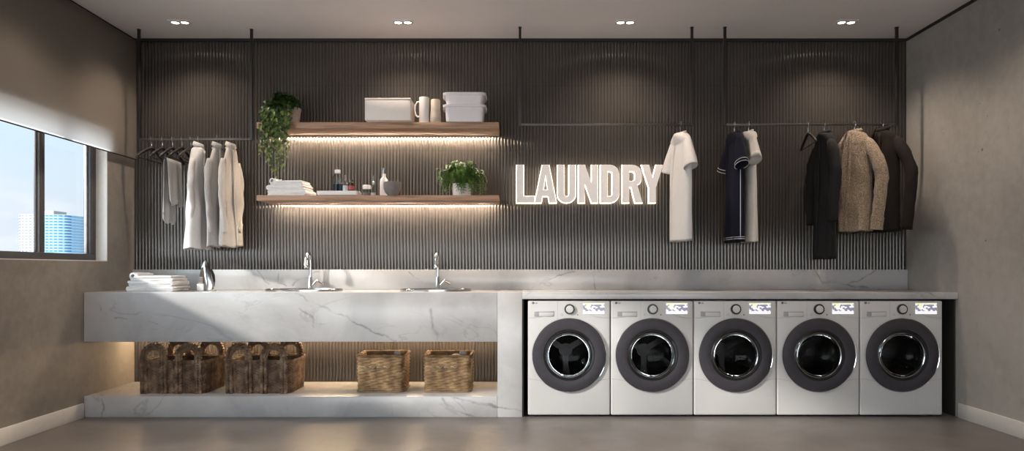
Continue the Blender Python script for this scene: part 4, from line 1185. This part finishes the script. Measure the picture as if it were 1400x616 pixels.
    if open_front or lapel:
        m = MB(); pth = []
        for k in range(24):
            f = k/23; z_ = -.02 - (length-.03)*f
            b = thick*(1+.3*max(0, (-z_-.13)/(length-.13)))
            ff = min(1, max(0, (-z_-.05)/length))
            pth.append((.012 + .01*math.sin(f*4), side*(b*.99 + .005 + wr*2.2*ff), z_))
        m.tube(pth, [(.016,.0055)]*24 if not open_front else [(.012,.007)]*24, 8, up=(1,0,0)); m.build('front_placket', M_, t, smooth=180)
        if not open_front:
            mm = MB()
            for k in range(3, 22, 4): mm.lathe([(0,-.001),(.0055,-.001),(.0055,.0018),(0,.002)], 12, (pth[k][0], 0, pth[k][2]), axis='y')
            for v in mm.bm.verts: v.co.y = -v.co.y if side > 0 else v.co.y
            for v in mm.bm.verts: v.co.y += side*(thick*1.2+.012)
            mm.build('button', M['piping'] if mat.endswith('shirt') else M['black'], t)
    if pipe:
        m = MB(); zh = -length+.02
        for zo in (0, .014):
            ring = []
            for i in range(48):
                u = 2*PI*i/48; c, s = math.cos(u), math.sin(u)
                ring.append(((hw*flare+.004)*math.copysign(abs(c)**.75, c), (thick*1.30+.006)*math.copysign(abs(s)**.8, s), zh+zo))
            m.tube(ring, .0022, 6, closed=True)
        m.tube([((hw+.003)*(1 if k else 1), side*.012, -.30-(length-.33)*k/12) for k in range(13)], .0025, 6, up=(1,0,0))
        m.build('hem_piping', M[pipe], t, smooth=180)
    return t
def rg_pts(pth, rad, idx):
    i0 = int(math.floor(len(pth)-1+ (idx+1))); i0 = max(1, min(len(pth)-1, i0))
    p = Vector(pth[i0]); T = (Vector(pth[i0])-Vector(pth[i0-1])).normalized(); u = Vector((1,0,0)); u = (u-T*u.dot(T)).normalized(); w = T.cross(u)
    rx, ry = rad[i0]
    return [p + u*(rx+.002)*math.cos(2*PI*k/24) + w*(ry+.002)*math.sin(2*PI*k/24) for k in range(24)]

D1 = R1Y + 5.45; D2 = R2Y + 5.45
NK = .073
# rail by the window: empty hangers, cloth, three shirts
for px, th, lab in ((207, -2, 'empty black hanger nearest the window on the left rail'),
                    (222, 3, 'empty black hanger just left of the hanger with the grey cloth'),
                    (236, 2, 'black hanger holding the draped grey cloth'),
                    (249, 0, 'empty black hanger just right of the draped grey cloth'),
                    (261, 1, 'empty black hanger half behind the whitest shirt')):
    hanger(X(px, D1), R1Y, R1Z, th, lab)
for px, th, lab in ((271.5, 3, 'hanger inside the whitest shirt on the left rail'), (297, -4, 'hanger inside the grey-white middle shirt on the left rail'), (315.5, -4, 'hanger inside the cream shirt on the left rail')):
    hanger(X(px, D1), R1Y, R1Z, th, lab, .072, False)
sh = (.56, .032, .024, -.012, .016)
g = 'shirts on the left rail'
garment('shirt', 'bright white long-sleeved shirt, left of the three hung shirts', 'shirt', X(271.5,D1), R1Y, R1Z-NK, 3, 'white_shirt', .155, .79, .046, sh, (.045,.040), .011, 1, lapel=True, group=g, cuffs=True, flare=1.12, soft=True)
garment('shirt', 'greyish white long-sleeved shirt in the middle of three hung shirts', 'shirt', X(297,D1), R1Y, R1Z-NK, -7, 'offwhite_shirt', .135, .77, .029, sh, (.045,.038), .009, 2, lapel=True, group=g, cuffs=True, soft=True)
garment('shirt', 'cream long-sleeved shirt, right of the three hung shirts', 'shirt', X(315.5,D1), R1Y, R1Z-NK, -7, 'cream_shirt', .135, .77, .029, sh, (.045,.038), .009, 3, lapel=True, group=g, cuffs=True, soft=True)
# cloth over the bar of the third hanger
t = thing('draped_cloth', 'pale grey cloth draped over a hanger left of the shirts', 'cloth', (X(236, D1), R1Y, R1Z-.17), hang_rot(2))
m = MB(); nx = 28; rows = []
LA, LB = .50, .36
prof = [(.012+.012*min(1, k/5), -LA + LA*k/22, 0) for k in range(22)]
for side_, LL in ((-1, LA), (1, LB)):
    pass
path = [(-.016, -LA*(1-k/20)) for k in range(20)] + [(-.009, .006), (0, .010), (.009, .006)] + [(.016, -LB*(k/18)) for k in range(1, 19)]
for i in range(nx+1):
    u = i/nx; row = []
    for j, (yy, zz) in enumerate(path):
        dn = min(1, -zz/.4) if zz < 0 else 0
        xx = (-.12 + .235*u)*(1 - .12*dn)
        yy2 = yy + (.013*math.sin(u*13 + (2 if yy > 0 else 0)))*dn + (.01*dn if yy > 0 else -.012*dn)
        z2 = zz
        if j < 3: z2 += .10*abs(((u*2.2) % 1)-.5)
        if j > len(path)-3: z2 += .06*abs(((u*1.7+.3) % 1)-.5)
        row.append(m.bm.verts.new((xx, yy2, z2)))
    rows.append(row)
for a, b in zip(rows, rows[1:]):
    for j in range(len(path)-1): m.bm.faces.new([a[j], b[j], b[j+1], a[j+1]])
o = m.build('cloth_sheet', M['grey_cloth'], t, smooth=180)
sm = o.modifiers.new('thickness', 'SOLIDIFY'); sm.thickness = .004

# white long tee beside the sign
xx = X(930.5, D2); hanger(xx, R2Y, R2Z, 14, 'black hanger inside the long white tee beside the sign', .115, False)
garment('long_tee', 'long white short-sleeved tee hanging beside the LAUNDRY sign', 'tee', xx, R2Y, R2Z-NK, 15, 'white_shirt', .150, .835, .034, (.235,.052,.066,.030,.02), (.012,.05), .004, 7, flare=1.0)
# rail by the concrete wall
hx = X(1004, D2); hanger(hx, R2Y, R2Z, 4, 'black hanger inside the navy tee', .11, False)
garment('navy_tee', 'navy short-sleeved tee with white piping on its hems', 'tee', hx, R2Y, R2Z-NK, 3, 'navy', .148, .84, .034, (.22,.055,.07,.035,.02), (.012,.05), .004, 8, pipe='piping')
hx = X(1023.5, D2); hanger(hx, R2Y, R2Z, 2, 'black hanger inside the white tee next to the navy tee', .11, False)
garment('white_tee', 'white short-sleeved tee hanging right behind the navy tee', 'tee', hx, R2Y, R2Z-NK+.01, -2, 'cream_shirt', .145, .85, .030, (.20,.048,.060,.065,.02), (.012,.042), .004, 9)
hanger(X(1105, D2), R2Y, R2Z, -8, 'empty black hanger between the white tee and the charcoal coat')
hx = X(1127, D2); hanger(hx, R2Y, R2Z, 2, 'black hanger inside the long charcoal coat', .105, False)
garment('charcoal_coat', 'long charcoal coat hanging left of the beige cardigan', 'coat', hx, R2Y, R2Z-NK, 2, 'char', .130, .97, .042, (.62,.048,.040,.055,.035), (.026,.044), .008, 10, open_front=True)
hx = X(1168, D2); hanger(hx, R2Y, R2Z, 24, 'black hanger inside the beige knit cardigan', .105, False)
garment('knit_cardigan', 'chunky beige boucle cardigan hanging between two dark coats', 'cardigan', hx, R2Y, R2Z-NK+.01, 24, 'knit', .138, .77, .066, (.69,.050,.043,.090,.03), (.024,.048), .008, 11, open_front=True, cuffs=True, fuzz=.004)
hx = X(1206, D2); hanger(hx, R2Y, R2Z, 20, 'black hanger inside the dark brown jacket', .105, False)
garment('brown_jacket', 'dark brown jacket hanging nearest the concrete wall', 'jacket', hx, R2Y, R2Z-NK+.02, 24, 'brownwool', .140, .78, .044, (.70,.048,.040,.095,.03), (.034,.05), .008, 12, open_front=True)

# ------------------------------------------------------------------ ceiling downlights
DLX = [-2.535, -.84, .85, 2.53]; DLY = -.39
def downlight():
    t = thing('recessed_downlight', '', 'ceiling light', (0,0,0), 0, 'recessed twin downlights')
    m = MB(); m.box(-.075, .075, -.045, .045, -.005, -.0002, .0015); fr = m.build('trim_plate', M['ceiling'], t)
    for sx in (-.036, .036):
        m = MB(); m.lathe([(.027,-.0052), (.033,-.0052), (.0335,-.0085), (.031,-.010), (.028,-.008)], 28, (sx,0,0), close=True); rg = m.build('lamp_ring', M['black_metal'], t)
        m = MB(); m.lathe([(0,-.0075), (.022,-.0075), (.027,-.006), (.027,-.0052), (0,-.0052)], 24, (sx,0,0)); m.build('lamp', M['lamp'], t, smooth=0)
    return t
DLL = ['recessed twin downlight in the ceiling above the hung shirts', 'recessed twin downlight in the ceiling above the walnut shelves',
       'recessed twin downlight in the ceiling above the LAUNDRY sign', 'recessed twin downlight in the ceiling above the coats']
d0 = downlight()
def spot(name, loc, power, size=125, blend=.75, col=(1,.82,.66), rad=.03, aim=(0,0,-1)):
    l = bpy.data.lights.new(name, 'SPOT'); l.energy = power; l.spot_size = math.radians(size); l.spot_blend = blend; l.color = col; l.shadow_soft_size = rad
    o = bpy.data.objects.new(name, l); COL.objects.link(o); o.location = loc; o.rotation_euler = Vector(aim).to_track_quat('-Z','Y').to_euler(); return o
for i, x in enumerate(DLX):
    d = d0 if i == 0 else copy_tree(d0)
    d.location = (x, DLY, H); d['label'] = DLL[i]
    for s in (-.036,.036): spot('downlight_beam', (x+s, DLY, H-.02), 27)
for y in (-1.35, -3.3, -5.4):  # first row makes the shade scallop; unseen rows behind are added for fill
    for x in DLX:
        d = copy_tree(d0); d.location = (x, y, H)
        for k in ('label','category','group'): del d[k]
        d['kind'] = 'structure'; d.name = 'unseen_downlight'
        spot('downlight_beam', (x, y, H-.02), 30)

# ------------------------------------------------------------------ daylight
sd = Vector((1, .60, -.474))
l = bpy.data.lights.new('sun', 'SUN'); l.energy = 4.9; l.angle = math.radians(3.2); l.color = (1,.92,.84)
o = bpy.data.objects.new('sun', l); COL.objects.link(o); o.rotation_euler = sd.to_track_quat('-Z','Y').to_euler(); o.location = (-6,-4,4)
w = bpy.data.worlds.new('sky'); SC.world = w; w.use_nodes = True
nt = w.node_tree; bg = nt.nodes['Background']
tc = nt.nodes.new('ShaderNodeTexCoord'); sp = nt.nodes.new('ShaderNodeSeparateXYZ'); nt.links.new(tc.outputs['Generated'], sp.inputs[0])
rp = nt.nodes.new('ShaderNodeValToRGB'); e = rp.color_ramp.elements
mr = nt.nodes.new('ShaderNodeMapRange'); mr.inputs['From Min'].default_value = -.3; mr.inputs['From Max'].default_value = .6
nt.links.new(sp.outputs['Z'], mr.inputs[0]); nt.links.new(mr.outputs[0], rp.inputs[0])
e[0].position = 0; e[0].color = (.55,.54,.53,1); e[1].position = 1; e[1].color = (.50,.75,1,1)
q = e.new(.33); q.color = (.74,.78,.86,1); q = e.new(.42); q.color = (.72,.79,.88,1); q = e.new(.6); q.color = (.62,.84,.97,1)
nz = nt.nodes.new('ShaderNodeTexNoise'); nz.inputs['Scale'].default_value = 5; nz.inputs['Detail'].default_value = 4
mp = nt.nodes.new('ShaderNodeMapping'); mp.inputs['Scale'].default_value = (1,1,3.5); nt.links.new(tc.outputs['Generated'], mp.inputs[0]); nt.links.new(mp.outputs[0], nz.inputs['Vector'])
cr = nt.nodes.new('ShaderNodeValToRGB'); cr.color_ramp.elements[0].position = .5; cr.color_ramp.elements[1].position = .75; nt.links.new(nz.outputs['Fac'], cr.inputs[0])
mx = nt.nodes.new('ShaderNodeMix'); mx.data_type = 'RGBA'; nt.links.new(cr.outputs[0], mx.inputs[0]); nt.links.new(rp.outputs[0], mx.inputs[6]); mx.inputs[7].default_value = (.92,.95,1,1)
tn = nt.nodes.new('ShaderNodeMix'); tn.data_type = 'RGBA'; tn.blend_type = 'MULTIPLY'; tn.inputs[7].default_value = (1.03,.98,.92,1)
m2 = nt.nodes.new('ShaderNodeMapRange'); m2.inputs['From Min'].default_value = -.1; m2.inputs['From Max'].default_value = -.7
nt.links.new(sp.outputs['Y'], m2.inputs[0]); nt.links.new(m2.outputs[0], tn.inputs[0]); nt.links.new(mx.outputs[2], tn.inputs[6])
nt.links.new(tn.outputs[2], bg.inputs['Color'])
# unseen sky behind the camera is brightened to add fill through the rear glazing
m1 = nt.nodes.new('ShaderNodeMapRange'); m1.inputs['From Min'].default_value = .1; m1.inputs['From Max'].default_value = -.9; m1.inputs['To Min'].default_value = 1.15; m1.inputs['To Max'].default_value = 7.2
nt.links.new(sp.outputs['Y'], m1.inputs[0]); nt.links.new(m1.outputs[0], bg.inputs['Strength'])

# ------------------------------------------------------------------ camera and view
cam = bpy.data.cameras.new('camera'); co = bpy.data.objects.new('camera', cam); COL.objects.link(co)
co.location = (0, CAMY, EYE); co.rotation_euler = (PI/2, 0, 0)
cam.sensor_width = 36; cam.lens = F/1400*36
cam.shift_x = -(CX-700)/1400; cam.shift_y = (HY-308)/1400
cam.clip_end = 6000
SC.camera = co
SC.view_settings.view_transform = 'Standard'; SC.view_settings.look = 'None'; SC.view_settings.gamma = 1
SC.view_settings.use_curve_mapping = False; SC.view_settings.exposure = 0
SC.cycles.max_bounces = 8; SC.cycles.transparent_max_bounces = 12; SC.cycles.use_denoising = True
SC.cycles.sample_clamp_indirect = 6; SC.cycles.caustics_reflective = False; SC.cycles.caustics_refractive = False
